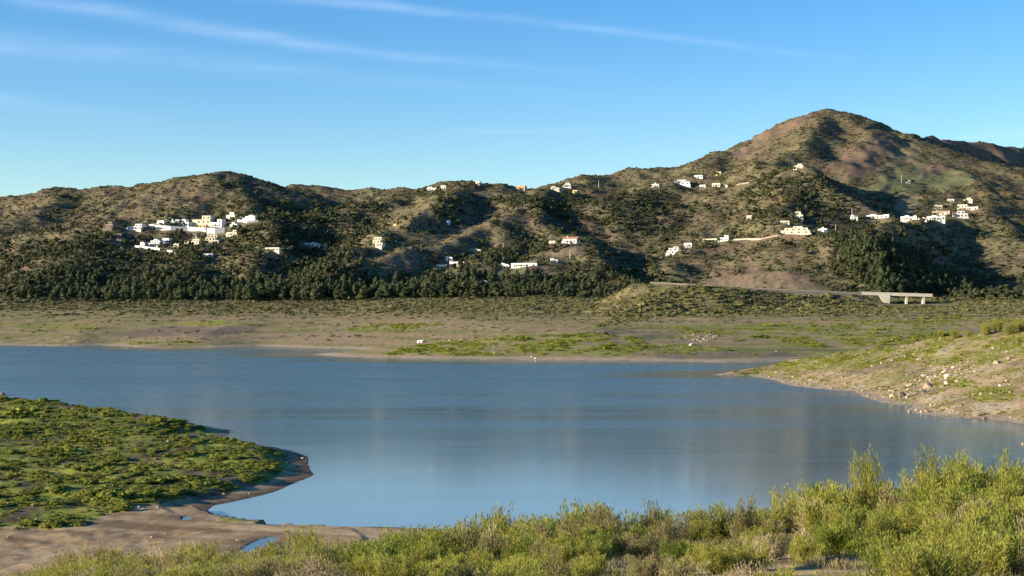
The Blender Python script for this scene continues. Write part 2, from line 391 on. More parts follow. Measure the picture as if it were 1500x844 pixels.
# left spit, mud and near bank
ls = (GD < 450) & (GX < 20)
MUDP = [(-300, 775), (0, 772), (60, 775), (130, 765), (170, 750), (200, 742), (250, 735), (330, 726), (400, 702), (420, 682), (425, 664), (470, 668), (462, 700), (420, 718), (340, 738), (310, 745), (330, 762), (450, 769), (660, 775), (700, 800), (560, 815), (380, 830), (-300, 850)]
mud = pm(MUDP, 10, 4, seed=99) & ls & (GD > 128)
lc = np.zeros_like(C); lc[:] = (.085, .062, .026)
for col, m in [((.16, .175, .034), sstep(-.4, .2, n3 + .4 * n2)), ((.24, .25, .042), sstep(.1, .5, fbm(GX / 9, GD / 14, 4, 83) + .35 * n4)), ((.15, .11, .07), sstep(.38, .6, fbm(GX / 7, GD / 9, 4, 84)))]:
    m = m[..., None]; lc = lc * (1 - m) + np.array(col) * m
C[ls] = lc[ls]
LSG = ls & ~mud & (SD > 2.2) & (GD > 150)
st = fbm(GX / 40 + .6 * n2, (GD + .35 * GX) / 5.5, 4, 85)
mc = np.zeros_like(C); mc[:] = (.30, .21, .115)
for col, m in [((.38, .28, .165), sstep(.0, .5, st)), ((.17, .115, .065), sstep(.1, .5, -st + .25 * n2)), ((.29, .24, .18), sstep(.2, .55, n4 + .6 * n3) * .5 * sstep(170, 140, GD)), ((.085, .062, .042), sstep(3.2, .4, SD) * .8)]:
    m = m[..., None]; mc = mc * (1 - m) + np.array(col) * m
m = (sstep(.6, .95, np.sin(SD * 1.15 + 2.5 * n2 + 1.2 * n3)) * sstep(26, 8, SD) * .5)[..., None]; mc = mc * (1 - m) + np.array((.15, .105, .06)) * m
C[mud] = mc[mud] * np.array((1.2, 1.16, 1.08))
mixc((.13, .095, .06), WET * .75)
rim = ls & (~mud) & (SD < 2.6)
C[rim] = (.19, .145, .10)
bank = (GD < 155) & ~mud
bc = np.zeros_like(C); bc[:] = (.38, .28, .14)
for col, m in [((.17, .16, .045), sstep(-.15, .35, fbm(GX / 3, GD / 3, 4, 86))), ((.24, .165, .10), sstep(.1, .5, fbm(GX / 2, GD / 2, 4, 87))), ((.10, .09, .04), sstep(70, 90, GD) * .7)]:
    m = m[..., None]; bc = bc * (1 - m) + np.array(col) * m
C[bank] = bc[bank]
# pale shore line
shore = (GD > 300) & (SD > -1)
mixc((.36, .285, .20), shore * sstep(6.5, 2.0, SD * np.where(GD > 640, .45, 1.0) + 1.2 * n3) * np.where(ls, .5, .85))
mixc((.10, .085, .06), (SD < .3) * .7)
C *= (1 + .22 * n4 * sstep(700, 300, GD) + .12 * n3)[..., None]
C = np.clip(C, .02, .6)


# ------------------------------------------------------------------ node helpers
def new_mat(name):
    m = bpy.data.materials.new(name); m.use_nodes = True
    nt = m.node_tree; nt.nodes.clear()
    return m, nt


def N(nt, t, **kw):
    n = nt.nodes.new(t)
    for k, v in kw.items():
        if k in n.inputs: n.inputs[k].default_value = v
        else: setattr(n, k, v)
    return n


def ln(nt, a, b): nt.links.new(a, b)


def principled(name, col, rough=.8, spec=.3, vary=.12, scale=4, bump=0.0, metallic=0):
    m, nt = new_mat(name)
    out = N(nt, 'ShaderNodeOutputMaterial'); p = N(nt, 'ShaderNodeBsdfPrincipled', Roughness=rough, Metallic=metallic)
    p.inputs['Specular IOR Level'].default_value = spec
    g = N(nt, 'ShaderNodeNewGeometry'); no = N(nt, 'ShaderNodeTexNoise', Scale=scale, Detail=5)
    ln(nt, g.outputs['Position'], no.inputs['Vector'])
    mr = N(nt, 'ShaderNodeMapRange'); mr.inputs['From Min'].default_value = .3; mr.inputs['From Max'].default_value = .7
    mr.inputs['To Min'].default_value = 1 - vary; mr.inputs['To Max'].default_value = 1 + vary
    ln(nt, no.outputs['Fac'], mr.inputs['Value'])
    mx = N(nt, 'ShaderNodeMix', data_type='RGBA', blend_type='MULTIPLY'); mx.inputs[0].default_value = 1
    mx.inputs[6].default_value = (*col, 1); ln(nt, mr.outputs[0], mx.inputs[7])
    ln(nt, mx.outputs[2], p.inputs['Base Color'])
    if bump:
        b = N(nt, 'ShaderNodeBump', Strength=bump, Distance=.05); ln(nt, no.outputs['Fac'], b.inputs['Height']); ln(nt, b.outputs[0], p.inputs['Normal'])
    ln(nt, p.outputs[0], out.inputs[0])
    return m


# ground material: painted cover (vertex colour) broken up by procedural grain
def ground_mat(name, scale, var, bump, dist):
    m, nt = new_mat(name)
    out = N(nt, 'ShaderNodeOutputMaterial'); p = N(nt, 'ShaderNodeBsdfPrincipled', Roughness=.95); p.inputs['Specular IOR Level'].default_value = .1
    at = N(nt, 'ShaderNodeAttribute', attribute_name='Col')
    g = N(nt, 'ShaderNodeNewGeometry')
    n1 = N(nt, 'ShaderNodeTexNoise', Scale=scale, Detail=6, Roughness=.65); ln(nt, g.outputs['Position'], n1.inputs['Vector'])
    n2 = N(nt, 'ShaderNodeTexNoise', Scale=scale * 6, Detail=4, Roughness=.6); ln(nt, g.outputs['Position'], n2.inputs['Vector'])
    ad = N(nt, 'ShaderNodeMath', operation='ADD'); ln(nt, n1.outputs['Fac'], ad.inputs[0]); ln(nt, n2.outputs['Fac'], ad.inputs[1])
    mr = N(nt, 'ShaderNodeMapRange'); mr.inputs['From Min'].default_value = .7; mr.inputs['From Max'].default_value = 1.3
    mr.inputs['To Min'].default_value = 1 - var; mr.inputs['To Max'].default_value = 1 + var
    ln(nt, ad.outputs[0], mr.inputs['Value'])
    mx = N(nt, 'ShaderNodeMix', data_type='RGBA', blend_type='MULTIPLY'); mx.inputs[0].default_value = 1
    ln(nt, at.outputs['Color'], mx.inputs[6]); ln(nt, mr.outputs[0], mx.inputs[7])
    ln(nt, mx.outputs[2], p.inputs['Base Color'])
    b = N(nt, 'ShaderNodeBump', Strength=bump, Distance=dist); ln(nt, ad.outputs[0], b.inputs['Height']); ln(nt, b.outputs[0], p.inputs['Normal'])
    ln(nt, p.outputs[0], out.inputs[0])
    return m


GM_FAR = ground_mat('hill_ground', .16, .40, .5, .8)
GM_MID = ground_mat('flat_ground', .5, .30, .6, .6)
GM_NEAR = ground_mat('near_ground', 2.2, .30, .6, .12)

# ------------------------------------------------------------------ terrain sheets cut from one height field
ID = np.arange(NR * NC).reshape(NR, NC)
XYZ = np.stack([GX, GD, GZ], -1)
dr = XYZ[2:, 1:-1] - XYZ[:-2, 1:-1]; dc = XYZ[1:-1, 2:] - XYZ[1:-1, :-2]
nrm = np.zeros_like(XYZ); nrm[..., 2] = 1
nn = np.cross(dc, dr); nn /= np.linalg.norm(nn, axis=-1, keepdims=True); nrm[1:-1, 1:-1] = nn
zone = np.full((NR, NC), 1)                       # lakeshore
zone[HILLZ] = 0
zone[sp] = 2
zone[(GD < 450) & (GX < 20)] = 3
zone[mud] = 4
zone[bank] = 5
zone[(GD < 640) & (GX >= 20) & (GD >= 155) & (SD < 0)] = 1
zone[(GD < 450) & (GD >= 155) & (GX < 20) & (SD < -6)] = 1
ZN = ['hills', 'lakeshore', 'rocky_shore', 'grassy_shore', 'mud_flat', 'bank']
ZM = [GM_FAR, GM_MID, GM_MID, GM_NEAR, GM_NEAR, GM_NEAR]
fz = zone[:-1, :-1]
for zi, nm in enumerate(ZN):
    i, j = np.nonzero(fz == zi)
    q = np.stack([ID[i, j], ID[i, j + 1], ID[i + 1, j + 1], ID[i + 1, j]], -1)
    used, inv = np.unique(q, return_inverse=True); q = inv.reshape(q.shape)
    me = bpy.data.meshes.new(nm); nv = len(used); nf = len(q)
    me.vertices.add(nv); me.vertices.foreach_set('co', XYZ.reshape(-1, 3)[used].astype(np.float32).ravel())
    me.loops.add(nf * 4); me.loops.foreach_set('vertex_index', q.astype(np.int32).ravel())
    me.polygons.add(nf); me.polygons.foreach_set('loop_start', np.arange(0, nf * 4, 4, dtype=np.int32))
    me.polygons.foreach_set('use_smooth', np.ones(nf, bool))
    me.update(calc_edges=True)
    ca = me.attributes.new('Col', 'FLOAT_COLOR', 'POINT')
    cc = np.ones((nv, 4), np.float32); cc[:, :3] = C.reshape(-1, 3)[used]; ca.data.foreach_set('color', cc.ravel())
    me.normals_split_custom_set_from_vertices(nrm.reshape(-1, 3)[used].astype(np.float32))
    me.materials.append(ZM[zi])
    o = bpy.data.objects.new(nm, me); COL.objects.link(o)
    tag(o, kind='structure')

# ------------------------------------------------------------------ water
me = bpy.data.meshes.new('water')
wr = np.searchsorted(rows, np.concatenate([np.arange(100, 420, 3.0), np.arange(420, 1500, 8.0)])); wc = np.arange(0, NC, 4)
wx_, wd_, ws_ = GX[np.ix_(wr, wc)], GD[np.ix_(wr, wc)], -SD[np.ix_(wr, wc)]
nwr, nwc = wx_.shape; wid = np.arange(nwr * nwc).reshape(nwr, nwc)
wq = np.stack([wid[:-1, :-1], wid[:-1, 1:], wid[1:, 1:], wid[1:, :-1]], -1).reshape(-1, 4)
me.from_pydata(np.stack([wx_, wd_, 0 * wx_], -1).reshape(-1, 3).tolist(), [], wq.tolist())
me.attributes.new('offshore', 'FLOAT', 'POINT').data.foreach_set('value', ws_.astype(np.float32).ravel())
wm, nt = new_mat('lake_water')
out = N(nt, 'ShaderNodeOutputMaterial'); p = N(nt, 'ShaderNodeBsdfPrincipled', IOR=1.333)
p.inputs['Base Color'].default_value = (.112, .16, .142, 1)
g = N(nt, 'ShaderNodeNewGeometry')


def wnoise(sx, sy, scale, detail=3, seed=0.0):
    mp = N(nt, 'ShaderNodeMapping'); mp.inputs['Scale'].default_value = (sx, sy, 1); mp.inputs['Location'].default_value = (seed, seed, seed)
    ln(nt, g.outputs['Position'], mp.inputs['Vector'])
    n = N(nt, 'ShaderNodeTexNoise', Scale=scale, Detail=detail); ln(nt, mp.outputs[0], n.inputs['Vector'])
    return n.outputs['Fac']


def wmap(v, a, b, c, d):
    mr = N(nt, 'ShaderNodeMapRange', interpolation_type='SMOOTHSTEP')
    for i, x in enumerate((a, b, c, d)): mr.inputs[1 + i].default_value = x
    ln(nt, v, mr.inputs[0]); return mr.outputs[0]


def wmath(op, a, b):
    m = N(nt, 'ShaderNodeMath', operation=op)
    for i, x in enumerate((a, b)):
        if isinstance(x, (int, float)): m.inputs[i].default_value = x
        else: ln(nt, x, m.inputs[i])
    return m.outputs[0]


sx = N(nt, 'ShaderNodeSeparateXYZ'); ln(nt, g.outputs['Position'], sx.inputs[0])
# breeze: calm sheltered water near the bank, ruffled in the open lake, calm again along the far shore
wob = wmap(wnoise(.004, .012, 1, 3), .3, .7, -60, 60)
yy = wmath('ADD', sx.outputs['Y'], wob)
of = N(nt, 'ShaderNodeAttribute', attribute_name='offshore')
lee = wmap(wmath('ADD', of.outputs['Fac'], wmath('MULTIPLY', wob, .35)), 10, 75, 0.12, 1)
lee = wmath('MAXIMUM', lee, wmap(sx.outputs['Y'], 480, 600, 1, 0))
ruf = wmath('MULTIPLY', wmap(yy, 170, 400, 0.05, .35), wmap(yy, 340, 560, 1, 2.4))
patch = wmath('MULTIPLY', wmap(wnoise(.003, .02, 1, 4, 3.0), .35, .65, .7, 1.15), wmap(wnoise(.035, .16, 1, 4, 9.0), .3, .7, .72, 1.25))
ruf = wmath('MULTIPLY', wmath('MULTIPLY', ruf, patch), lee)
# pale sky sheen mixed into the base colour of the near water
near_sheen = wmap(wmath('ADD', yy, wmath('MULTIPLY', sx.outputs['X'], .35)), 175, 320, 1, 0)
mxw = N(nt, 'ShaderNodeMix', data_type='RGBA'); ln(nt, near_sheen, mxw.inputs[0]); mxw.inputs[6].default_value = (.09, .135, .122, 1); mxw.inputs[7].default_value = (.24, .31, .31, 1)
ln(nt, mxw.outputs[2], p.inputs['Base Color'])
w1 = wnoise(1, 1.6, .9, 4); w2 = wnoise(1, 1.3, .22, 3, 5.0)
hh = wmath('ADD', wmath('MULTIPLY', w1, .35), w2)
bp = N(nt, 'ShaderNodeBump', Distance=.35); ln(nt, hh, bp.inputs['Height']); ln(nt, wmath('MULTIPLY', ruf, .22), bp.inputs['Strength'])
ln(nt, bp.outputs[0], p.inputs['Normal'])
ln(nt, wmath('ADD', wmath('MULTIPLY', ruf, .32), .09), p.inputs['Roughness'])
ln(nt, p.outputs[0], out.inputs[0])
me.materials.append(wm)
o = bpy.data.objects.new('water', me); COL.objects.link(o); tag(o, kind='structure')

# ------------------------------------------------------------------ sky, sun, camera
SUN_EL, SUN_AZ = 13.5, 252.0        # degrees; azimuth clockwise from the view direction
w = bpy.data.worlds.new('World'); SC.world = w; w.use_nodes = True
nt = w.node_tree; bg = nt.nodes['Background']; bg.inputs[1].default_value = .101
sk = N(nt, 'ShaderNodeTexSky', sky_type='NISHITA', sun_disc=False)
sk.sun_elevation = math.radians(SUN_EL); sk.sun_rotation = math.radians(SUN_AZ)
sk.air_density = 1.0; sk.dust_density = .4; sk.ozone_density = 2.5; sk.altitude = 300
hs = N(nt, 'ShaderNodeHueSaturation', Saturation=1.4, Hue=.512, Value=1.0); ln(nt, sk.outputs[0], hs.inputs['Color'])
# cirrus and old contrails: streaks on directions of the sky
tc = N(nt, 'ShaderNodeTexCoord'); sp3 = N(nt, 'ShaderNodeSeparateXYZ'); ln(nt, tc.outputs['Generated'], sp3.inputs[0])
ym = wmath('MAXIMUM', sp3.outputs['Y'], .05)
ax = wmath('DIVIDE', sp3.outputs['X'], ym); az = wmath('DIVIDE', sp3.outputs['Z'], ym)
cmb = N(nt, 'ShaderNodeCombineXYZ'); ln(nt, ax, cmb.inputs[0]); ln(nt, az, cmb.inputs[1])


def skynoise(rot, sx_, sy_, detail, seed):
    mp = N(nt, 'ShaderNodeMapping'); mp.inputs['Rotation'].default_value = (0, 0, rot); mp.inputs['Scale'].default_value = (sx_, sy_, 1); mp.inputs['Location'].default_value = (seed, seed, 0)
    ln(nt, cmb.outputs[0], mp.inputs['Vector'])
    n = N(nt, 'ShaderNodeTexNoise', Scale=1, Detail=detail, Roughness=.6); ln(nt, mp.outputs[0], n.inputs['Vector']); return n.outputs['Fac']


fib = wmap(skynoise(.13, 9, 120, 5, 2.0), .3, .75, .45, 1.0)
blo = wmap(skynoise(.13, 7, 22, 4, 7.0), .3, .7, .35, 1.0)
bend = wmath('MULTIPLY', wmath('SUBTRACT', skynoise(.1, 6, 10, 3, 1.0), .5), .012)
tot = None
for pts, w0, w1_, a0, a1 in [([(20, -6), (150, 12), (300, 42), (450, 66), (600, 84), (760, 98), (930, 112)], 13, 5, .30, .05),
                             ([(330, -5), (560, 6), (680, 24), (900, 44), (1060, 64), (1250, 88)], 8, 5, .22, .06),
                             ([(-40, 60), (180, 78), (420, 104), (640, 124), (860, 140)], 20, 8, .16, .03),
                             ([(-40, 138), (90, 158), (240, 178)], 12, 6, .12, .03),
                             ([(690, 193), (800, 190), (900, 188)], 4, 3, .09, .05), ([(1400, 202), (1460, 196), (1560, 192)], 5, 5, .10, .12), ([(1250, 160), (1300, 166), (1360, 180)], 5, 4, .06, .03)]:
    for k in range(len(pts) - 1):
        (u0, v0), (u1, v1) = pts[k], pts[k + 1]
        f0, f1 = k / (len(pts) - 1), (k + 1) / (len(pts) - 1)
        A = ((u0 - 750) * K, (Y0 - v0) * K); Bq = ((u1 - 750) * K, (Y0 - v1) * K)
        sl = (Bq[1] - A[1]) / (Bq[0] - A[0])
        # distance above the streak line, its width and strength along the line
        t = N(nt, 'ShaderNodeMapRange', clamp=False); t.inputs[1].default_value = A[0]; t.inputs[2].default_value = Bq[0]; t.inputs[3].default_value = 0; t.inputs[4].default_value = 1
        ln(nt, ax, t.inputs[0]); t = t.outputs[0]
        on = wmath('MULTIPLY', wmath('GREATER_THAN', t, 0.0 if k else -.6), wmath('LESS_THAN', t, 1.0 if k < len(pts) - 2 else 1.6))
        line = wmath('ADD', wmath('MULTIPLY', wmath('SUBTRACT', ax, A[0]), sl), A[1])
        dz = wmath('ABSOLUTE', wmath('ADD', wmath('SUBTRACT', az, line), bend), 0)
        wa = (w0 + (w1_ - w0) * f0) * K; wb = (w0 + (w1_ - w0) * f1) * K
        wid = wmath('ADD', wmath('MULTIPLY', t, wb - wa), wa)
        q = wmath('DIVIDE', dz, wid)
        gs = wmath('POWER', 2.718, wmath('MULTIPLY', wmath('MULTIPLY', q, q), -1.0))
        s0 = a0 + (a1 - a0) * f0; s1 = a0 + (a1 - a0) * f1
        st_ = wmath('MAXIMUM', wmath('ADD', wmath('MULTIPLY', t, s1 - s0), s0), 0.0)
        if k == 0: st_ = wmath('MULTIPLY', st_, wmap(t, -.5, .3, 0, 1))
        if k == len(pts) - 2: st_ = wmath('MULTIPLY', st_, wmap(t, .5, 1.3, 1, 0))
        e = wmath('MULTIPLY', wmath('MULTIPLY', gs, st_), on)
        tot = e if tot is None else wmath('ADD', tot, e)
tot = wmath('MULTIPLY', wmath('MULTIPLY', tot, fib), blo)
tot = wmath('MULTIPLY', wmath('MINIMUM', wmath('MULTIPLY', tot, .88), .5), wmath('GREATER_THAN', sp3.outputs['Y'], .1))
mx = N(nt, 'ShaderNodeMix', data_type='RGBA'); ln(nt, tot, mx.inputs[0]); ln(nt, hs.outputs[0], mx.inputs[6]); mx.inputs[7].default_value = (6.2, 7.0, 7.6, 1)
ln(nt, mx.outputs[2], bg.inputs[0])

sl = bpy.data.lights.new('sun', 'SUN'); sl.energy = 5.0; sl.angle = math.radians(.53); sl.color = (1.0, .88, .69)
so = bpy.data.objects.new('sun', sl); COL.objects.link(so)
e_, a_ = math.radians(SUN_EL), math.radians(SUN_AZ)
sv = Vector((math.sin(a_) * math.cos(e_), math.cos(a_) * math.cos(e_), math.sin(e_)))
so.rotation_euler = sv.to_track_quat('Z', 'Y').to_euler(); so.location = (-200, -100, 300)

cam = bpy.data.cameras.new('camera'); co = bpy.data.objects.new('camera', cam); COL.objects.link(co)
co.location = (0, 0, H); co.rotation_euler = (math.pi / 2, 0, 0)
cam.sensor_width = 36; cam.lens = 36 * F / 1500; cam.shift_y = (Y0 - 422) / 1500
cam.clip_start = .5; cam.clip_end = 20000
SC.camera = co
SC.view_settings.view_transform = 'Standard'; SC.view_settings.look = 'None'; SC.view_settings.exposure = 1.15; SC.view_settings.gamma = 1
SC.cycles.use_denoising = True; SC.cycles.max_bounces = 6; SC.cycles.diffuse_bounces = 3; SC.cycles.transparent_max_bounces = 8
SC.render.film_transparent = False
# ------------------------------------------------------------------ plants
def leaf_mat(name, c0, c1, trans=.25, rough=.6):
    """two-tone foliage: the tone varies from plant to plant and clump to clump"""
    m, nt = new_mat(name)
    out = N(nt, 'ShaderNodeOutputMaterial')
    oi = N(nt, 'ShaderNodeObjectInfo'); g = N(nt, 'ShaderNodeNewGeometry')
    no = N(nt, 'ShaderNodeTexNoise', Scale=.035, Detail=3); ln(nt, g.outputs['Position'], no.inputs['Vector'])
    a = N(nt, 'ShaderNodeMath', operation='MULTIPLY_ADD'); ln(nt, oi.outputs['Random'], a.inputs[0]); a.inputs[1].default_value = .55; ln(nt, no.outputs['Fac'], a.inputs[2])
    b = N(nt, 'ShaderNodeMath', operation='MULTIPLY_ADD'); ln(nt, g.outputs['Random Per Island'], b.inputs[0]); b.inputs[1].default_value = .5; ln(nt, a.outputs[0], b.inputs[2])
    mr = N(nt, 'ShaderNodeMapRange'); mr.inputs[1].default_value = .55; mr.inputs[2].default_value = 1.5; ln(nt, b.outputs[0], mr.inputs[0])
    mx = N(nt, 'ShaderNodeMix', data_type='RGBA'); ln(nt, mr.outputs[0], mx.inputs[0]); mx.inputs[6].default_value = (*c0, 1); mx.inputs[7].default_value = (*c1, 1)
    d = N(nt, 'ShaderNodeBsdfPrincipled', Roughness=rough); d.inputs['Specular IOR Level'].default_value = .15
    ln(nt, mx.outputs[2], d.inputs['Base Color'])
    if trans:
        t = N(nt, 'ShaderNodeBsdfTranslucent'); ln(nt, mx.outputs[2], t.inputs[0])
        ms = N(nt, 'ShaderNodeMixShader'); ms.inputs[0].default_value = trans; ln(nt, d.outputs[0], ms.inputs[1]); ln(nt, t.outputs[0], ms.inputs[2]); ln(nt, ms.outputs[0], out.inputs[0])
    else:
        ln(nt, d.outputs[0], out.inputs[0])
    return m


L_SCRUB = leaf_mat('scrub_leaves', (.072, .072, .033), (.155, .138, .062))
L_TREE = leaf_mat('tree_leaves', (.042, .054, .023), (.11, .115, .048))
L_PINE = leaf_mat('pine_needles', (.034, .048, .021), (.095, .105, .042))
L_LOW = leaf_mat('low_scrub_leaves', (.12, .118, .042), (.225, .205, .078))
L_SPIT = leaf_mat('meadow_shrub_leaves', (.10, .125, .022), (.34, .345, .055), .45)
L_MEADOW = leaf_mat('flowering_herbs', (.17, .19, .025), (.33, .34, .045), .4)
L_TUSS = leaf_mat('tussock_leaves', (.098, .088, .04), (.18, .15, .07))
BARK = principled('bark', (.10, .075, .055), .9, .1, .25, 3)


def mesh_from(name, V, Fc, mats, midx=None, smooth=False):
    me = bpy.data.meshes.new(name)
    me.from_pydata([tuple(v) for v in V], [], [tuple(f) for f in Fc])
    for m in mats: me.materials.append(m)
    if midx is not None: me.polygons.foreach_set('material_index', np.asarray(midx, np.int32))
    if smooth: me.polygons.foreach_set('use_smooth', np.ones(len(me.polygons), bool))
    me.update()
    return me


def ico(sub):
    import bmesh
    bm = bmesh.new(); bmesh.ops.create_icosphere(bm, subdivisions=sub, radius=1)
    v = np.array([x.co[:] for x in bm.verts]); f = np.array([[a.index for a in q.verts] for q in bm.faces]); bm.free()
    return v, f


ICO = {k: ico(k) for k in (1, 2, 3)}


def crown(lumps, nleaf, ls, seed, core=.8, sub=2, jag=.22):
    """uneven crown: leaf-sized faces through and around a cluster of lumps (centre, radii)"""
    r = np.random.default_rng(seed); V = []; Fc = []; n = 0
    vol = np.array([l[1][0] * l[1][1] * l[1][2] for l in lumps]) ** .67; vol /= vol.sum()
    for (c, rad), w in zip(lumps, vol):
        c = np.array(c); rad = np.array(rad)
        v, f = ICO[sub]
        k = core * (1 + jag * r.standard_normal((len(v), 1)))
        V.append(c + v * rad * k); Fc += (f + n).tolist(); n += len(v)
        m = int(nleaf * w) + 1
        d = r.standard_normal((m, 3)); d /= np.linalg.norm(d, axis=1, keepdims=True); d[:, 2] = np.where(d[:, 2] < -.5, -d[:, 2], d[:, 2])
        p = c + d * rad * r.uniform(.72, 1.12, (m, 1))
        t1 = np.cross(d + r.standard_normal((m, 3)) * .6, [0, 0, 1.0]); t1 /= np.linalg.norm(t1, axis=1, keepdims=True) + 1e-9
        t2 = np.cross(d + r.standard_normal((m, 3)) * .5, t1); t2 /= np.linalg.norm(t2, axis=1, keepdims=True) + 1e-9
        s = ls * r.uniform(.5, 1.3, (m, 1))
        q = np.stack([p - t1 * s, p - t2 * s * .7, p + t1 * s, p + t2 * s * .9], 1).reshape(-1, 3)
        V.append(q); Fc += (np.arange(m * 4).reshape(m, 4) + n).tolist(); n += m * 4
    return np.concatenate(V), Fc


def shrub_lumps(seed, n, spread, h):
    r = np.random.default_rng(seed); L = []
    for i in range(n):
        a = r.uniform(0, 6.28); q = spread * math.sqrt(r.uniform(0, 1))
        s = r.uniform(.45, .75)
        L.append(((q * math.cos(a), q * math.sin(a), h * r.uniform(.3, .62)), (s, s, h * r.uniform(.34, .5))))
    return L


def tube(pts, rad, sides=5):
    """tapered tube along points"""
    pts = np.array(pts, float); V = []; Fc = []
    for i, p in enumerate(pts):
        d = pts[min(i + 1, len(pts) - 1)] - pts[max(i - 1, 0)]; d /= np.linalg.norm(d) + 1e-9
        a = np.cross(d, [0.3, 1, .1]); a /= np.linalg.norm(a) + 1e-9; b = np.cross(d, a)
        for k in range(sides):
            t = 6.2832 * k / sides; V.append(p + rad[i] * (a * math.cos(t) + b * math.sin(t)))
    for i in range(len(pts) - 1):
        for k in range(sides):
            k2 = (k + 1) % sides; Fc.append((i * sides + k, i * sides + k2, (i + 1) * sides + k2, (i + 1) * sides + k))
    Fc.append(tuple(range((len(pts) - 1) * sides, len(pts) * sides)))
    return np.array(V), Fc


def join(parts):
    V = []; Fc = []; n = 0
    for v, f in parts:
        V.append(np.asarray(v)); Fc += [tuple(i + n for i in q) for q in f]; n += len(v)
    return np.concatenate(V), Fc


def proto(name, V, Fc, mat):
    return bpy.data.objects.new(name, mesh_from(name, V, Fc, [mat]))


def scatter(name, pts, scl, var, protos, label=None, cat=None):
    """ONE object: a sheet of countless plants, instanced on points"""
    n = len(pts); me = bpy.data.meshes.new(name); me.vertices.add(n)
    me.vertices.foreach_set('co', np.asarray(pts, np.float32).ravel())
    me.attributes.new('scl', 'FLOAT_VECTOR', 'POINT').data.foreach_set('vector', np.asarray(scl, np.float32).ravel())
    rot = np.zeros((n, 3), np.float32); rot[:, 2] = rng.uniform(0, 6.28, n); rot[:, :2] = rng.normal(0, .07, (n, 2))
    me.attributes.new('rot', 'FLOAT_VECTOR', 'POINT').data.foreach_set('vector', rot.ravel())
    me.attributes.new('var', 'INT', 'POINT').data.foreach_set('value', np.asarray(var, np.int32))
    ng = bpy.data.node_groups.new(name, 'GeometryNodeTree')
    ng.interface.new_socket('Geometry', in_out='INPUT', socket_type='NodeSocketGeometry'); ng.interface.new_socket('Geometry', in_out='OUTPUT', socket_type='NodeSocketGeometry')
    gi = ng.nodes.new('NodeGroupInput'); go = ng.nodes.new('NodeGroupOutput'); jn = ng.nodes.new('GeometryNodeJoinGeometry')

    def attr(nm, ty):
        q = ng.nodes.new('GeometryNodeInputNamedAttribute'); q.data_type = ty; q.inputs['Name'].default_value = nm; return q.outputs['Attribute']
    av, asl, ar = attr('var', 'INT'), attr('scl', 'FLOAT_VECTOR'), attr('rot', 'FLOAT_VECTOR')
    for i, pr in enumerate(protos):
        ob = ng.nodes.new('GeometryNodeObjectInfo'); ob.inputs['Object'].default_value = pr; ob.inputs['As Instance'].default_value = True
        cp = ng.nodes.new('FunctionNodeCompare'); cp.data_type = 'INT'; cp.operation = 'EQUAL'
        ng.links.new(av, cp.inputs[2]); cp.inputs[3].default_value = i
        ip = ng.nodes.new('GeometryNodeInstanceOnPoints')
        ng.links.new(gi.outputs[0], ip.inputs['Points']); ng.links.new(cp.outputs[0], ip.inputs['Selection']); ng.links.new(ob.outputs['Geometry'], ip.inputs['Instance'])
        ng.links.new(asl, ip.inputs['Scale']); ng.links.new(ar, ip.inputs['Rotation']); ng.links.new(ip.outputs[0], jn.inputs[0])
    ng.links.new(jn.outputs[0], go.inputs[0])
    o = bpy.data.objects.new(name, me); COL.objects.link(o)
    o.modifiers.new('plants', 'NODES').node_group = ng
    tag(o, label, cat, kind='stuff')
    return o


# lookup of grid masks at scattered points
def look(A, x, d):
    i = np.clip(np.round(np.interp(d, rows, np.arange(NR))).astype(int), 0, NR - 1); j = np.clip(np.round((x / (d + APX) - S[0]) / (S[1] - S[0])).astype(int), 0, NC - 1)
    return A[i, j]


# which ground the viewer can see at all (highest sight line so far along each column)
EL = (GZ - H) / GD
RUN = np.maximum.accumulate(EL, 0)
VIS = (EL + 9.0 / GD) >= RUN


def spots(n, d0, d1, umin=-60, umax=1560):
    d = np.sqrt(rng.uniform(d0 * d0, d1 * d1, n)); u = rng.uniform(umin, umax, n); x = (u - 750) * K * d
    z = hgt(x, d); return x, d, z, u, Y0 - (z - H) * F / d


AVOID = []      # (x, d, radius): keep plants off houses


def clear(x, d):
    k = np.ones(len(x), bool)
    for ax, ad, ar in AVOID: k &= (x - ax) ** 2 + (d - ad) ** 2 > ar * ar
    return k
# ------------------------------------------------------------------ houses
def plain(name, col, rough=.85, vary=.10, scale=.6, spec=.2): return principled(name, col, rough, spec, vary, scale)


WHITE = plain('white_render', (.68, .66, .61)); CREAM = plain('cream_render', (.62, .54, .40)); OCHRE = plain('ochre_render', (.58, .42, .22))
ROSE_SHADE = plain('shaded_rose_render', (.15, .115, .105)); YELLOW = plain('yellow_render', (.74, .63, .22)); STONE = plain('stone_wall', (.42, .36, .28), .95, .2, 1.5)  # rose walls toned down, their shade put into the colour
GREYW = plain('grey_render', (.45, .43, .42)); TERRA = plain('terracotta_tiles', (.40, .20, .12), .9, .25, 2); TANR = plain('tan_tiles', (.50, .36, .23), .9, .2, 2)
PALEB = plain('pale_blue_paint', (.45, .62, .68)); GLASS = principled('window_glass', (.03, .04, .05), .12, .5, .1, 1); SHUT = plain('brown_shutter', (.12, .08, .05)); CONC = plain('concrete', (.52, .47, .38), .9, .15, .8)
MW = {'w': WHITE, 'c': CREAM, 'o': OCHRE, 'r': ROSE_SHADE, 'y': YELLOW, 's': STONE, 'g': GREYW, 'b': PALEB}


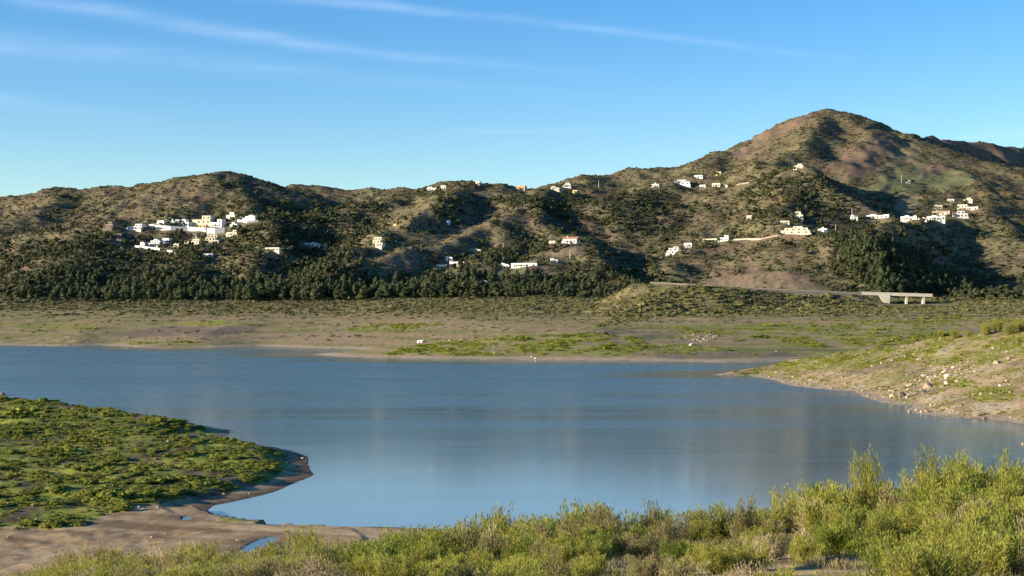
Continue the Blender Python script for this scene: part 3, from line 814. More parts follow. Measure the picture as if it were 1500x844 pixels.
def boxes(L):
    V = []; Fc = []
    for x0, x1, y0, y1, z0, z1 in L:
        n = len(V); V += [(x0, y0, z0), (x1, y0, z0), (x1, y1, z0), (x0, y1, z0), (x0, y0, z1), (x1, y0, z1), (x1, y1, z1), (x0, y1, z1)]
        Fc += [tuple(n + i for i in q) for q in ((0, 3, 2, 1), (4, 5, 6, 7), (0, 1, 5, 4), (1, 2, 6, 5), (2, 3, 7, 6), (3, 0, 4, 7))]
    return V, Fc


def part(name, V, Fc, mat, parent):
    o = bpy.data.objects.new(name, mesh_from(name, V, Fc, [mat])); COL.objects.link(o); o.parent = parent
    return o


HOUSES = []
BLK = {'flat': [(0, 1, 0, 1)], 'step': [(0, 1, 0, .58), (.3, .8, .58, 1)], 'stepl': [(0, 1, 0, .55), (.03, .48, .55, 1)], 'stepr': [(0, 1, 0, .55), (.5, .96, .55, 1)],
       'tower': [(0, .62, 0, .6), (.62, 1, 0, 1)], 'towerl': [(.36, 1, 0, .6), (0, .36, 0, 1)], 'twin': [(0, .42, 0, 1), (.58, 1, 0, .95)],
       'villa': [(0, 1, 0, .42), (.12, .92, .42, .78), (.42, .74, .78, 1)], 'gable': [(0, 1, 0, .62)], 'gables': [(0, .4, 0, .5), (.4, .72, 0, .66), (.72, 1, 0, .45)],
       'row': [(0, .27, 0, .8), (.27, .5, 0, 1), (.5, .78, 0, .7), (.78, 1, 0, .9)], 'dome': [(0, 1, 0, .55)], 'stairs': [(.3, 1, 0, .35), (0, .7, .35, .7), (.15, .85, .7, 1)]}


def house(name, label, cat, u0, u1, vt, vb, style, wall='w', roof=None, yaw=-18, pad=True, depth=None):
    p = hit((u0 + u1) / 2, vb, 300); d = p.y
    W = (u1 - u0) * K * d * .9; Hh = (vb - vt) * K * d * .9
    D = depth or min(max(W * .6, 5), 13)
    HOUSES.append((p.x, d, W, (u0 + u1) / 2)); AVOID.append((p.x, d - 3, W * .5 + 2.5)); AVOID.append((p.x, d + D * .5, W * .5 + 4))
    t = bpy.data.objects.new(name, None); COL.objects.link(t); t.location = p; t.rotation_euler = (0, 0, math.radians(yaw)); t.empty_display_size = 2
    tag(t, label, cat, 'houses on the hillsides' if cat in ('house', 'villa') else None)
    W /= math.cos(math.radians(yaw)) + .25 * abs(math.sin(math.radians(yaw)))
    wm_ = MW[wall]
    nwin = 0
    for bi, (a, b, z0, z1) in enumerate(BLK[style]):
        x0, x1 = (a - .5) * W, (b - .5) * W; y0 = 0 if z0 == 0 else min(2.0, D * .2); y0 += .35 * (bi % 2); y1 = D - .2 * bi
        zb = -4 if z0 == 0 else z0 * Hh - .02; zt = z1 * Hh
        pitched = style in ('gable', 'gables')
        part('wall', *boxes([(x0, x1, y0, y1, zb, zt)]), wm_, t)
        rm = {'t': TERRA, 'n': TANR, None: wm_}[roof]
        if pitched:
            o_ = .35; rise = (Hh - zt) if style == 'gable' else (x1 - x0) * .22; rise = max(rise, .8)
            if style == 'gable':   # ridge along the front
                V = [(x0 - o_, y0 - o_, zt), (x1 + o_, y0 - o_, zt), (x1 + o_, y1 + o_, zt), (x0 - o_, y1 + o_, zt), (x0 - o_, (y0 + y1) / 2, zt + rise), (x1 + o_, (y0 + y1) / 2, zt + rise)]
                Fc = [(0, 1, 5, 4), (2, 3, 4, 5), (0, 4, 3), (1, 2, 5), (0, 3, 2, 1)]
            else:                  # gable end to the front
                m_ = (x0 + x1) / 2
                V = [(x0 - o_, y0 - o_, zt), (x1 + o_, y0 - o_, zt), (x1 + o_, y1, zt), (x0 - o_, y1, zt), (m_, y0 - o_, zt + rise), (m_, y1, zt + rise)]
                Fc = [(0, 3, 5, 4), (1, 4, 5, 2), (0, 4, 1), (3, 2, 5), (0, 1, 2, 3)]
            r_ = part('roof', V, Fc, rm if roof else wm_, t)
            if style == 'gable' and W > 8: part('chimney', *boxes([(x0 + W * .2, x0 + W * .2 + .8, (y0 + y1) / 2 - .4, (y0 + y1) / 2 + .4, zt + rise * .4, zt + rise + .9)]), wm_, r_)
        elif roof:
            e = .35; part('roof', *boxes([(x0 - e, x1 + e, y0 - e, y1 + e, zt, zt + .4)]), rm, t)
        else:                      # flat roof behind a parapet
            h_ = .55; q = .3
            part('roof', *boxes([(x0 + q, x1 - q, y0 + q, y1 - q, zt, zt + .12), (x0 - .06, x1 + .06, y0 - .06, y0 + q, zt, zt + h_), (x0 - .06, x1 + .06, y1 - q, y1 + .06, zt, zt + h_),
                                 (x0 - .06, x0 + q, y0 + q, y1 - q, zt, zt + h_), (x1 - q, x1 + .06, y0 + q, y1 - q, zt, zt + h_)]), wm_, t)
        bw, bh = x1 - x0, zt - max(zb, 0)
        ns = max(1, min(2, int(bh / 3.0))); nx = max(1, min(4, int(bw / 3.6)))
        for s_ in range(ns):
            for k_ in range(nx):
                if nwin >= 9: break
                cx = x0 + bw * (k_ + .5) / nx; cz = max(zb, 0) + bh * (s_ + .5) / ns; ww, wh = min(.95, bw * .2), min(1.05, bh / ns * .3)
                if nwin == 0:
                    part('door', *boxes([(cx - .55, cx + .55, y0 - .07, y0 + .05, 0.02, min(2.2, bh * .75))]), SHUT, t)
                else:
                    f = part('window', *boxes([(cx - ww - .12, cx + ww + .12, y0 - .06, y0 + .03, cz - wh - .12, cz - wh), (cx - ww - .12, cx + ww + .12, y0 - .06, y0 + .03, cz + wh, cz + wh + .12),
                                               (cx - ww - .12, cx - ww, y0 - .06, y0 + .03, cz - wh, cz + wh), (cx + ww, cx + ww + .12, y0 - .06, y0 + .03, cz - wh, cz + wh)]), wm_, t)
                    part('pane', *boxes([(cx - ww, cx + ww, y0 - .03, y0 + .02, cz - wh, cz + wh)]), GLASS if (k_ + s_) % 3 else SHUT, f)
                nwin += 1
    if style == 'dome':
        v, f = ICO[3]; r_ = min(W, D) * .3; v = v * [r_, r_, Hh * .45] + [0, D * .5, Hh * .55 + .3]
        part('dome', v, f.tolist(), wm_, t)
    if style in ('villa', 'step', 'stepr', 'stairs') and W > 9:
        part('terrace', *boxes([(-W * .56, W * .56, -3.2, -.05, -5, .05), (-W * .56, W * .56, -3.2, -3.0, .05, .75)]), wm_, t)
    elif W > 8 and style in ('flat', 'row', 'tower', 'towerl', 'stepl', 'gable', 'gables', 'twin'):
        pw = W * .42; x0 = -W * .42; ph = min(2.7, Hh * .55)      # porch on posts, added for the shade it casts
        pr = part('shade_porch', *boxes([(x0, x0 + pw, -2.6, -.08, ph, ph + .28)]), {'t': TERRA, 'n': TANR, None: wm_}[roof], t)
        for q in range(3): part('post', *boxes([(x0 + .05 + q * (pw - .4) / 2, x0 + .35 + q * (pw - .4) / 2, -2.5, -2.2, -2.5, ph - .003)]), wm_, pr)
    return t


def longwall(name, label, cat, pts, h, mat='w', th=.5, drop=4):
    """a free-standing or retaining wall with a coping, following ground points"""
    P = [hit(u, v, 300) for u, v in pts]
    V, Fc, CV, CF = [], [], [], []
    for a, b in zip(P[:-1], P[1:]):
        e = (b - a); e.z = 0; n_ = Vector((e.y, -e.x, 0)).normalized() * th * .5
        for VV, FF, ex, lo, hi in ((V, Fc, 1.0, -drop, h), (CV, CF, 1.35, h, h + .15)):
            m = len(VV)
            for q, sgn, z_ in ((a, 1, lo), (b, 1, lo), (b, -1, lo), (a, -1, lo), (a, 1, hi), (b, 1, hi), (b, -1, hi), (a, -1, hi)):
                VV.append(tuple(q - P[0] + n_ * sgn * ex + Vector((0, 0, z_))))
            FF += [tuple(m + i for i in f) for f in ((0, 3, 2, 1), (4, 5, 6, 7), (0, 1, 5, 4), (1, 2, 6, 5), (2, 3, 7, 6), (3, 0, 4, 7))]
    t = bpy.data.objects.new(name, None); COL.objects.link(t); t.location = P[0]; tag(t, label, cat, kind='thing')
    part('wall_face', V, Fc, MW[mat], t); part('coping', CV, CF, MW[mat], t)
    for q in P: AVOID.append((q.x, q.y - 4, 7))
    for a, b in zip(P[:-1], P[1:]):
        for f in (.25, .5, .75): q = a.lerp(b, f); AVOID.append((q.x, q.y - 4, 7))
    return t


HS = [
    # left village
    ('rose_house', 'rose house with shade-toned walls at the left end of the left village', 152, 167, 325, 335, 'step', 'r', 'n'),
    ('rose_house', 'tall rose house with shade-toned walls just below the left end of the left village', 166, 180, 342, 353, 'stairs', 'r', None),
    ('white_house', 'low white house between the rose houses and the long white wall', 183, 210, 328, 337, 'stepr', 'w', None),
    ('white_house', 'tiny white cube house at the left end of the long white wall', 217, 226, 329, 334, 'flat', 'w', None),
    ('white_house', 'small white box house above the left part of the long white wall', 228, 242, 324, 331, 'flat', 'w', None),
    ('white_house', 'slim white house with a dome above the long white wall', 247, 257, 320, 331, 'dome', 'w', None),
    ('white_house', 'white and grey stepped house in the middle of the left village', 261, 279, 321, 332, 'stepl', 'w', None),
    ('cream_villa', 'largest cream villa of the left village, with a broad tan flat roof', 278, 311, 315, 329, 'stepr', 'c', 'n'),
    ('ochre_house', 'ochre house squeezed under the largest cream villa', 290, 303, 329, 338, 'flat', 'o', None),
    ('white_villa', 'bright white villa on a tall white wall at the right of the left village', 305, 327, 321, 333, 'tower', 'w', None),
    ('white_house', 'white cubic house highest in the left village', 329, 346, 311, 321, 'step', 'w', None),
    ('white_house', 'white house with a curved terrace at the right end of the left village', 352, 377, 315, 323, 'villa', 'w', None),
    ('cream_house', 'cream house just below the tall white wall of the left village', 329, 349, 337, 346, 'tower', 'c', None),
    ('white_villa', 'white villa with terraces in the trees below the left village', 214, 236, 350, 361, 'villa', 'w', None),
    ('white_house', 'shaded white house right beside the terraced villa below the left village', 236, 249, 350, 357, 'flat', 'w', None),
    ('cream_house', 'long cream house below the middle of the left village', 267, 294, 350, 358, 'stepr', 'c', None),
    ('cream_house', 'stepped cream and ochre house below the tall white wall', 298, 322, 343, 357, 'stairs', 'c', None),
    ('white_outbuilding', 'low white outbuilding alone in the trees under the left village', 296, 313, 372, 377, 'flat', 'w', None),
    ('white_hut', 'small white hut on the shoulder right of the left village', 398, 402, 305, 309, 'gable', 'w', None),
    ('white_house', 'narrow white house between the dome house and the largest cream villa', 256, 263, 322, 331, 'flat', 'w', None),
    ('white_house', 'little white gabled house on the left part of the long white wall', 239, 247, 326, 333, 'gable', 'w', None),
    ('white_house', 'pale flat house right of the tall white wall, under the curved terrace', 336, 349, 326, 333, 'stepl', 'w', None),
    ('white_house', 'white house squeezed between the highest cubic house and the curved terrace', 344, 353, 318, 324, 'tower', 'w', None),
    ('cream_house', 'small cream house at the right of the terraced villa, above the white garden wall', 252, 263, 356, 362, 'gable', 'c', None),
    ('white_house', 'small white house left of the terraced villa below the left village', 204, 213, 355, 361, 'flat', 'w', None),
    ('cream_house', 'small cream gabled house under the long white wall', 280, 289, 343, 349, 'gable', 'c', 'n'),
    # middle hills
    ('cream_house', 'low cream house among trees left of the white gabled house', 385, 412, 363, 368, 'flat', 'c', None),
    ('white_house', 'white house with three gables among trees in the left middle', 442, 471, 353, 362, 'gables', 'w', None),
    ('yellow_hut', 'bright yellow hut beside the white gabled house', 474, 480, 355, 362, 'gable', 'y', None),
    ('white_hut', 'small pale hut high in the trees above the white gabled house', 479, 484, 310, 313.5, 'gable', 'c', None),
    ('cream_house', 'cream house climbing in steps on the brown spur', 543, 562, 347, 361, 'stairs', 'c', None),
    ('yellow_hut', 'small yellow hut on the brown spur above the stepped cream house', 576, 581, 328, 331.5, 'gable', 'y', None),
    ('pale_hut', 'tall pale blue hut at the edge of the brown spur', 653, 657, 323, 329, 'flat', 'b', None),
    ('white_house', 'long low white house on the skyline left of the middle hilltop', 623, 641, 274, 278.5, 'stepl', 'w', None),
    ('white_house', 'small white house on the skyline beside the long low one', 645, 654, 271, 276, 'gable', 'w', None),
    ('white_house', 'small cream house on top of the middle hilltop', 696, 703, 266, 271, 'flat', 'c', None),
    ('tan_house', 'tan roofed house on the skyline right of the middle hilltop', 755, 770, 271, 278, 'gable', 'o', 'n'),
    ('cream_house', 'cream house on the skyline at the saddle', 804, 821, 273, 279, 'stepl', 'c', None),
    ('white_house', 'white stepped house on the skyline right of the saddle', 824, 837, 268, 275, 'step', 'w', None),
    ('yellow_house', 'yellow house just below the skyline at the saddle', 838, 845, 278, 283.5, 'gable', 'y', None),
    ('cream_house', 'cream house with gables above the twin white towers', 685, 706, 363, 370, 'gables', 'c', None),
    ('white_house', 'house with two white towers above the low meadow', 651, 663, 377, 385, 'twin', 'w', None),
    ('white_house', 'long low white house beside the twin towers at the meadow', 656, 682, 384, 389.5, 'flat', 'w', None),
    ('white_hut', 'small white hut low at the foot of the middle meadow', 709, 715, 412, 416, 'flat', 'w', None),
    ('white_barn', 'long low white barn at the top of the green meadow', 745, 790, 386, 391.5, 'flat', 'w', None),
    ('white_house', 'small white house on the knoll right of the long barn', 804, 818, 379, 383.5, 'stepl', 'w', None),
    ('white_villa', 'white villa with a terracotta roof on the spur beside the dark valley', 820, 847, 346, 357, 'gable', 'w', 't'),
    ('cream_house', 'low cream house left of the terracotta roofed villa', 803, 814, 353.5, 357, 'flat', 'c', None),
    # right middle
    ('white_house', 'white rounded house on the slope left of the yellow domed villa', 953, 966, 267, 274, 'dome', 'w', None),
    ('white_villa', 'long white villa with a small upper floor, highest row right of centre', 982, 1012, 263, 271, 'step', 'w', None),
    ('white_house', 'flat white house above the long white villa', 1016, 1030, 257, 261.5, 'flat', 'w', None),
    ('yellow_house', 'small yellow house highest above the long white villa', 1048, 1056, 251, 257, 'gable', 'y', None),
    ('white_house', 'low white house just right of the long white villa', 1024, 1034, 272, 276, 'flat', 'w', None),
    ('cream_house', 'cream house at the right of the high white row', 1042, 1056, 269, 274.5, 'flat', 'c', None),
    ('white_hut', 'tiny white hut at the right end of the high white row', 1058, 1066, 271, 275, 'flat', 'w', None),
    ('cream_villa', 'cream house alone on the crest under the big peak', 1163, 1177, 240, 247, 'step', 'c', None),
    ('cream_hut', 'cream hut on the slope above the white house by the lane', 1093, 1102, 316, 321.5, 'flat', 'c', None),
    ('white_house', 'white stepped house beside the lane in the right middle', 1053, 1068, 345, 353, 'stepr', 'w', None),
    ('white_villa', 'white villa of many steps on the spur right of the dark valley', 975, 1001, 361, 372, 'villa', 'w', None),
    ('white_house', 'small white house behind the many stepped villa', 1001, 1014, 356, 363, 'flat', 'w', None),
    # right
    ('cream_house', 'two storey cream house above the great cream villa on the right', 1158, 1177, 310, 322, 'step', 'c', None),
    ('cream_house', 'low cream house between the lane and the great cream villa', 1142, 1157, 324, 328, 'flat', 'c', None),
    ('cream_villa', 'great cream villa with terraces on the right spur', 1141, 1189, 331, 343, 'villa', 'c', None),
    ('white_house', 'white domed house right beside the great cream villa', 1197, 1212, 332, 339.5, 'dome', 'w', None),
    ('white_house', 'white house with a mast at the left end of the right village', 1245, 1257, 316, 323, 'stepl', 'w', None),
    ('white_row_house', 'row of low white houses at the left of the right village', 1262, 1304, 315, 321, 'row', 'w', None),
    ('white_row_house', 'shaded row of white houses in the middle of the right village', 1318, 1344, 315.5, 323.5, 'row', 'w', None),
    ('white_house', 'shaded white house with two gables in the middle of the right village', 1344, 1358, 316, 323.5, 'gables', 'w', 'n'),
    ('white_house', 'longest bright white house at the front of the right village', 1358, 1386, 316, 324, 'row', 'w', None),
    ('tan_house', 'tan roofed house behind the longest white house on the right', 1364, 1392, 308, 315, 'gable', 'c', 'n'),
    ('grey_house', 'shaded grey house at the right of the right village', 1394, 1419, 308, 319, 'step', 'g', None),
    ('cream_villa', 'cream villa of two levels at the upper right of the right village', 1400, 1434, 299, 308.5, 'stepl', 'c', None),
    ('cream_house', 'small cream house above the tan roofed house on the right', 1368, 1381, 300, 306, 'gable', 'c', None),
    ('cream_house', 'cream gabled house second highest in the right village', 1387, 1398, 291, 297, 'gable', 'c', None),
    ('cream_house', 'cream house highest at the right end of the right village', 1411, 1425, 290, 296.5, 'step', 'c', None),
    ('white_hut', 'white hut alone on the green meadow under the peak', 1326, 1334, 264.5, 269, 'gable', 'w', None),
]
for nm, lb, u0, u1, vt, vb, stl, wl, rf in HS:
    cat = 'villa' if 'villa' in nm else 'hut' if 'hut' in nm else 'building' if ('barn' in nm or 'out' in nm) else 'house'
    t = house(nm, lb, cat, u0, u1, vt, vb, stl, wl, rf, yaw=float(rng.uniform(-34, -8)))
longwall('terrace_wall', 'long white terrace wall under the houses of the left village', 'wall', [(225, 336), (250, 337.5), (275, 339), (302, 340)], 4.5)
longwall('retaining_wall', 'tall white retaining wall at the right of the left village', 'wall', [(303, 343), (315, 343), (329, 342)], 6.5)
longwall('garden_wall', 'curved white garden wall at the right end of the left village', 'wall', [(348, 325), (362, 327), (378, 326)], 2.2)
longwall('garden_wall', 'low white garden wall in the trees below the terraced villa', 'wall', [(198, 363), (215, 365), (234, 367)], 2.2)
longwall('garden_wall', 'small white wall right below the shaded house in the trees', 'wall', [(245, 369), (264, 372)], 1.8)
longwall('lane_wall', 'pale wall along the lane at the right middle', 'wall', [(1030, 352), (1050, 351.5)], 1.2, 'c')
longwall('lane_wall', 'pale stone wall along the lane right of the stepped white house', 'wall', [(1070, 352), (1090, 351), (1115, 351), (1140, 346)], 1.0, 's')
longwall('garden_wall', 'white garden wall in front of the twin towers', 'wall', [(640, 390), (655, 390.5)], 1.5)
longwall('lane_wall', 'pale wall along the track high on the right slope', 'wall', [(1079, 272), (1097, 268.5)], 1.4, 'c')
longwall('terrace_wall', 'white terrace wall under the tan roofed house of the right village', 'wall', [(1362, 325.5), (1385, 325)], 2.5)
longwall('field_wall', 'pale field wall running down the left side of the meadow barn', 'wall', [(735, 388), (746, 391)], 1.5)


# masts and poles
POLE = plain('pale_metal', (.55, .55, .55), .5)
for u, vt, vb, lab, nm in [(1320.5, 257, 268.5, 'thin pale mast beside the white hut on the meadow', 'mast'), (1224, 329, 343, 'tall pale mast right of the domed white house', 'mast'), (1248, 306, 317, 'thin mast on the house at the left end of the right village', 'mast'),
                          (877, 264, 275, 'thin pylon on the skyline right of the saddle', 'pylon'), (737, 356, 369, 'pole in the trees above the cream gabled house', 'pole'), (835, 366, 379, 'pole on the knoll under the terracotta roofed villa', 'pole')]:
    p_ = hit(u, vb, 300); hh_ = (vb - vt) * K * p_.y
    t = bpy.data.objects.new(nm, None); COL.objects.link(t); t.location = p_; tag(t, lab, 'mast' if nm != 'pole' else 'pole')
    part('shaft', *tube([(0, 0, -1), (0, 0, hh_ * .5), (0, 0, hh_)], [.35, .25, .12], 6), POLE, t)
    part('crossarm', *boxes([(-1.1, 1.1, -.08, .08, hh_ * .88, hh_ * .88 + .16)]), POLE, t)

# ------------------------------------------------------------------ road and bridge
ASPH = principled('asphalt', (.13, .118, .10), .9, .2, .15, .5)
RP = [(952, 414.8, 1240), (1007, 417.5, 1231), (1060, 420, 1229), (1140, 425, 1227), (1193, 427, 1226), (1240, 429.5, 1226), (1262, 430.3, 1226)]
RW = [Vector(((u - 750) * K * d, d, zof(v, d) + .5)) for u, v, d in RP]
V, Fc = [], []
for i, q in enumerate(RW):
    for y_, z_ in ((-4.5, -6), (-3.4, 0), (3.4, 0), (4.5, -6)): V.append((q.x, q.y + y_, q.z + z_))
for i in range(len(RW) - 1):
    for k in range(3): Fc.append((i * 4 + k, (i + 1) * 4 + k, (i + 1) * 4 + k + 1, i * 4 + k + 1))
o = bpy.data.objects.new('road', mesh_from('road', V, Fc, [ASPH])); COL.objects.link(o); tag(o, kind='structure')
ROADW = plain('weathered_stone', (.23, .195, .145), .95, .2, 1.5)
gw = bpy.data.objects.new('guard_wall', None); COL.objects.link(gw); gw.location = RW[0]; tag(gw, 'long low pale guard wall on the lake side of the road', 'wall', kind='thing')
V, Fc = [], []; CV, CF = [], []
for i, q in enumerate(RW):
    r_ = q - RW[0]
    for y_, z_ in ((-3.5, -.5), (-3.5, .4), (-3.15, .4), (-3.15, -.5)): V.append((r_.x, r_.y + y_, r_.z + z_))
    for y_, z_ in ((-3.58, .4), (-3.58, .5), (-3.07, .5), (-3.07, .4)): CV.append((r_.x, r_.y + y_, r_.z + z_))
for i in range(len(RW) - 1):
    for k in range(4):
        f = (i * 4 + k, (i + 1) * 4 + k, (i + 1) * 4 + (k + 1) % 4, i * 4 + (k + 1) % 4); Fc.append(f); CF.append(f)
part('wall_face', V, Fc, ROADW, gw); part('coping', CV, CF, ROADW, gw)

bd_ = 1226.0; bx = lambda u: (u - 750) * K * bd_
br = bpy.data.objects.new('bridge', None); COL.objects.link(br); br.location = (bx(1262), bd_, zof(430.3, bd_) + .5)
tag(br, 'pale concrete road bridge with a sloping abutment at the foot of the hills', 'bridge')
L = bx(1364) - bx(1262); dz_ = zof(433.4, bd_) - zof(430.3, bd_)


def skew(x0, x1, y0, y1, z0, z1):
    V, Fc = boxes([(x0, x1, y0, y1, z0, z1)]); return [(x, y, z + dz_ * x / L) for x, y, z in V], Fc


part('deck', *skew(0, L, -4, 4, -1.5, 0), CONC, br)
for y0 in (-4.15, 3.85):
    rl = part('parapet', *skew(0, L, y0, y0 + .3, .003, .95), CONC, br)
    part('coping', *skew(0, L, y0 - .06, y0 + .36, .95, 1.1), CONC, rl)
ax0, ax1 = bx(1284) - bx(1262), bx(1302) - bx(1262)
zl = zof(444, bd_) - br.location.z - 1
V = [(ax0, y, -1.55) for y in (-4.4, 3.6)] + [(ax1, y, -1.55) for y in (-4.4, 3.6)] + [(ax1 - .4, y, zl) for y in (-4.4, 3.6)] + [(ax1 - 2.6, y, zl) for y in (-4.4, 3.6)]
part('abutment', V, [(0, 2, 4, 6), (1, 7, 5, 3), (0, 1, 3, 2), (2, 3, 5, 4), (4, 5, 7, 6), (6, 7, 1, 0)], CONC, br)
for u in (1327, 1352):
    x_ = bx(u) - bx(1262); pr_ = part('pier', *boxes([(x_ - .8, x_ + .8, -2.6, 2.6, -9, -2.3 + dz_ * x_ / L)]), CONC, br)
    part('pier_cap', *boxes([(x_ - 1.1, x_ + 1.1, -3.4, 3.4, -2.3 + dz_ * x_ / L, -1.55 + dz_ * x_ / L)]), CONC, pr_)
for u in range(1272, 1366, 6): AVOID.append((bx(u), 1212, 14)); AVOID.append((bx(u), 1190, 12))
# ------------------------------------------------------------------ vegetation of the hills
SHR = [proto('scrub_bush', *crown(shrub_lumps(s, n, .55, 1.0), 80, .22, s, sub=1), L_SCRUB) for s, n in ((1, 3), (2, 4), (3, 2), (4, 4))]
TRE = []
for s in (11, 12, 13):
    r = np.random.default_rng(s)
    L = [((r.normal(0, .42), r.normal(0, .42), r.uniform(.85, 1.5)), (r.uniform(.4, .65),) * 2 + (r.uniform(.35, .55),)) for _ in range(5)]
    TRE.append(proto('hill_tree', *crown(L, 130, .2, s, sub=1), L_TREE))


def pine_lumps(seed, tall):
    r = np.random.default_rng(seed); L = []
    for i in range(6):
        t = i / 5; z = tall * (.28 + .64 * t); w = tall * (.23 * (1 - t) ** .7 + .07)
        a = r.uniform(0, 6.28); q = w * r.uniform(.1, .55)
        L.append(((q * math.cos(a), q * math.sin(a), z), (w, w, tall * r.uniform(.11, .16))))
    return L


PIN = [proto('pine_crown', *crown(pine_lumps(s, 1.0), 170, .055, s, sub=1, jag=.3), L_PINE) for s in (21, 22, 23, 24)]
LOWS = [proto('low_bush', *crown(shrub_lumps(s, 3, .6, .8), 60, .2, s, sub=1), L_LOW) for s in (31, 32, 33)]

TUSS = [proto('tussock', *crown(shrub_lumps(s, 3, .6, .8), 60, .2, s, sub=1), L_TUSS) for s in (34, 35, 36)]
DENSE_P = [[(300, 325), (400, 300), (560, 300), (560, 350), (470, 400), (300, 410), (150, 400), (0, 400), (0, 360), (160, 340), (250, 360)],
           [(0, 385), (400, 380), (640, 400), (940, 400), (940, 440), (0, 440)], [(690, 280), (780, 290), (1000, 275), (1010, 330), (960, 360), (860, 340), (760, 310)],
           [(1085, 250), (1170, 250), (1250, 300), (1310, 320), (1310, 330), (1090, 320)], [(1190, 345), (1360, 350), (1460, 400), (1500, 400), (1500, 440), (1260, 440), (1200, 420)],
           [(840, 350), (900, 400), (980, 390), (990, 430), (900, 440), (840, 400)], [(640, 280), (665, 290), (660, 325), (640, 320)], [(610, 370), (720, 370), (790, 340), (800, 360), (730, 395), (640, 400)]]
DENS = np.zeros(GX.shape)
for i, q in enumerate(DENSE_P): DENS = np.maximum(DENS, pm(q, 20, 12, seed=i) * 1.0)
slopeR = np.zeros(GX.shape); slopeR[:, 1:] = (GZ[:, 1:] - GZ[:, :-1]) / (GX[:, 1:] - GX[:, :-1])

x, d, z, u, v = spots(260000, 1290, 2900)
dens = .30 + .62 * sstep(-.1, .45, look(n1, x, d) * .6 + look(n2, x, d) * .8) + .30 * look(DENS, x, d) + .5 * np.clip(-look(slopeR, x, d) - .1, 0, .5)
dens *= 1 - .95 * look(BAREM, x, d)
dens *= np.interp(d, [1290, 1700, 2300, 2900], [1, .85, .6, .4])
keep = look(VIS, x, d) & (rng.random(len(x)) < dens) & (v < 437) & clear(x, d)
x, d, z, u, v = (q[keep] for q in (x, d, z, u, v))
tree = (rng.random(len(x)) < (.04 + 0.20 * look(DENS, x, d))) & (d < 2000)
big = np.minimum(rng.lognormal(0, .45, len(x)), 1.75)
k = ~tree; sc = (1.15 * big[k])[:, None] * np.stack([rng.uniform(.9, 1.5, k.sum()), rng.uniform(.9, 1.5, k.sum()), rng.uniform(.6, 1.1, k.sum())], 1)
scatter('hillside_scrub', np.stack([x[k], d[k], z[k] - .3], 1), sc, rng.integers(0, 4, k.sum()), SHR, 'grey-green scrub bushes spread thickly over the dry hillsides', 'scrub')
# fine tussocks and cushion plants between the bushes
xx, dd2, zz, uu, vv = spots(260000, 1290, 2700)
kk = look(VIS, xx, dd2) & (rng.random(len(xx)) < (.55 - .50 * look(BAREM, xx, dd2)) * np.interp(dd2, [1290, 2000, 2700], [1, .7, .4])) & (vv < 437) & clear(xx, dd2)
scatter('hillside_tussocks', np.stack([xx, dd2, zz - .1], 1)[kk], (rng.lognormal(-.35, .35, kk.sum()))[:, None] * np.array([[1.25, 1.25, .8]]), rng.integers(0, 3, kk.sum()), TUSS, 'small olive and straw tussocks between the scrub of the hillsides', 'scrub')
tx, td, tz, tb, tv_ = x[tree], d[tree], z[tree], big[tree], v[tree]
print('scrub', k.sum(), 'trees', tree.sum())

# hill trees: the 300 that show largest are trees of their own, the rest one wood
hsz = 1.75 * tb * rng.uniform(.9, 1.25, len(tx))
order = np.argsort(-(hsz * 1.7 / td)); own = order[:300]; rest = order[300:]
scatter('hillside_wood', np.stack([tx[rest], td[rest], tz[rest] - .3], 1), hsz[rest][:, None] * np.stack([rng.uniform(.85, 1.3, len(rest)), rng.uniform(.85, 1.3, len(rest)), rng.uniform(.9, 1.3, len(rest))], 1), rng.integers(0, 3, len(rest)), TRE,
        'dark olive and carob trees thickly set over the hills', 'wood')
trunkV, trunkF = tube([(0, 0, -.5), (.03, 0, .3), (0, .04, .8), (.05, 0, 1.3)], [.13, .10, .08, .04])
limb = [tube([(0, 0, .5), (.25 * math.cos(a), .25 * math.sin(a), .85), (.45 * math.cos(a), .45 * math.sin(a), 1.15)], [.07, .05, .025], 4) for a in (.4, 2.4, 4.5)]
TRUNK = mesh_from('hill_trunk', *join([(trunkV, trunkF)] + limb), [BARK])
ptV, ptF = tube([(0, 0, -.05), (0, .005, .3), (.005, 0, .85)], [.028, .02, .008])
PTRUNK = mesh_from('pine_trunk', ptV, ptF, [BARK])


def make_tree(name, label, cat, group, x, d, z, sx, sz, crown_me, trunk_me):
    t = bpy.data.objects.new(name, None); COL.objects.link(t); t.location = (x, d, z); t.empty_display_size = .5
    t.rotation_euler = (0, 0, rng.uniform(0, 6.28)); t.scale = (sx, sx * rng.uniform(.9, 1.1), sz)
    tag(t, label, cat, group)
    for nm, me in (('crown', crown_me), ('trunk', trunk_me)):
        o = bpy.data.objects.new(nm, me); COL.objects.link(o); o.parent = t
    return t


def part_of(u):
    return 'left' if u < 480 else 'middle' if u < 960 else 'right'


for i in own:
    w = part_of(750 + tx[i] / td[i] * F)
    make_tree('hillside_tree', {'left': 'rounded dark tree on the slopes below and beside the left village', 'middle': 'rounded dark tree on the slopes of the middle hills', 'right': 'rounded dark tree on the slopes of the hills under the big peak'}[w],
              'tree', 'trees on the %s hills' % w, tx[i], td[i], tz[i] - .2, hsz[i], hsz[i] * 1.1, TRE[i % 3].data, TRUNK)

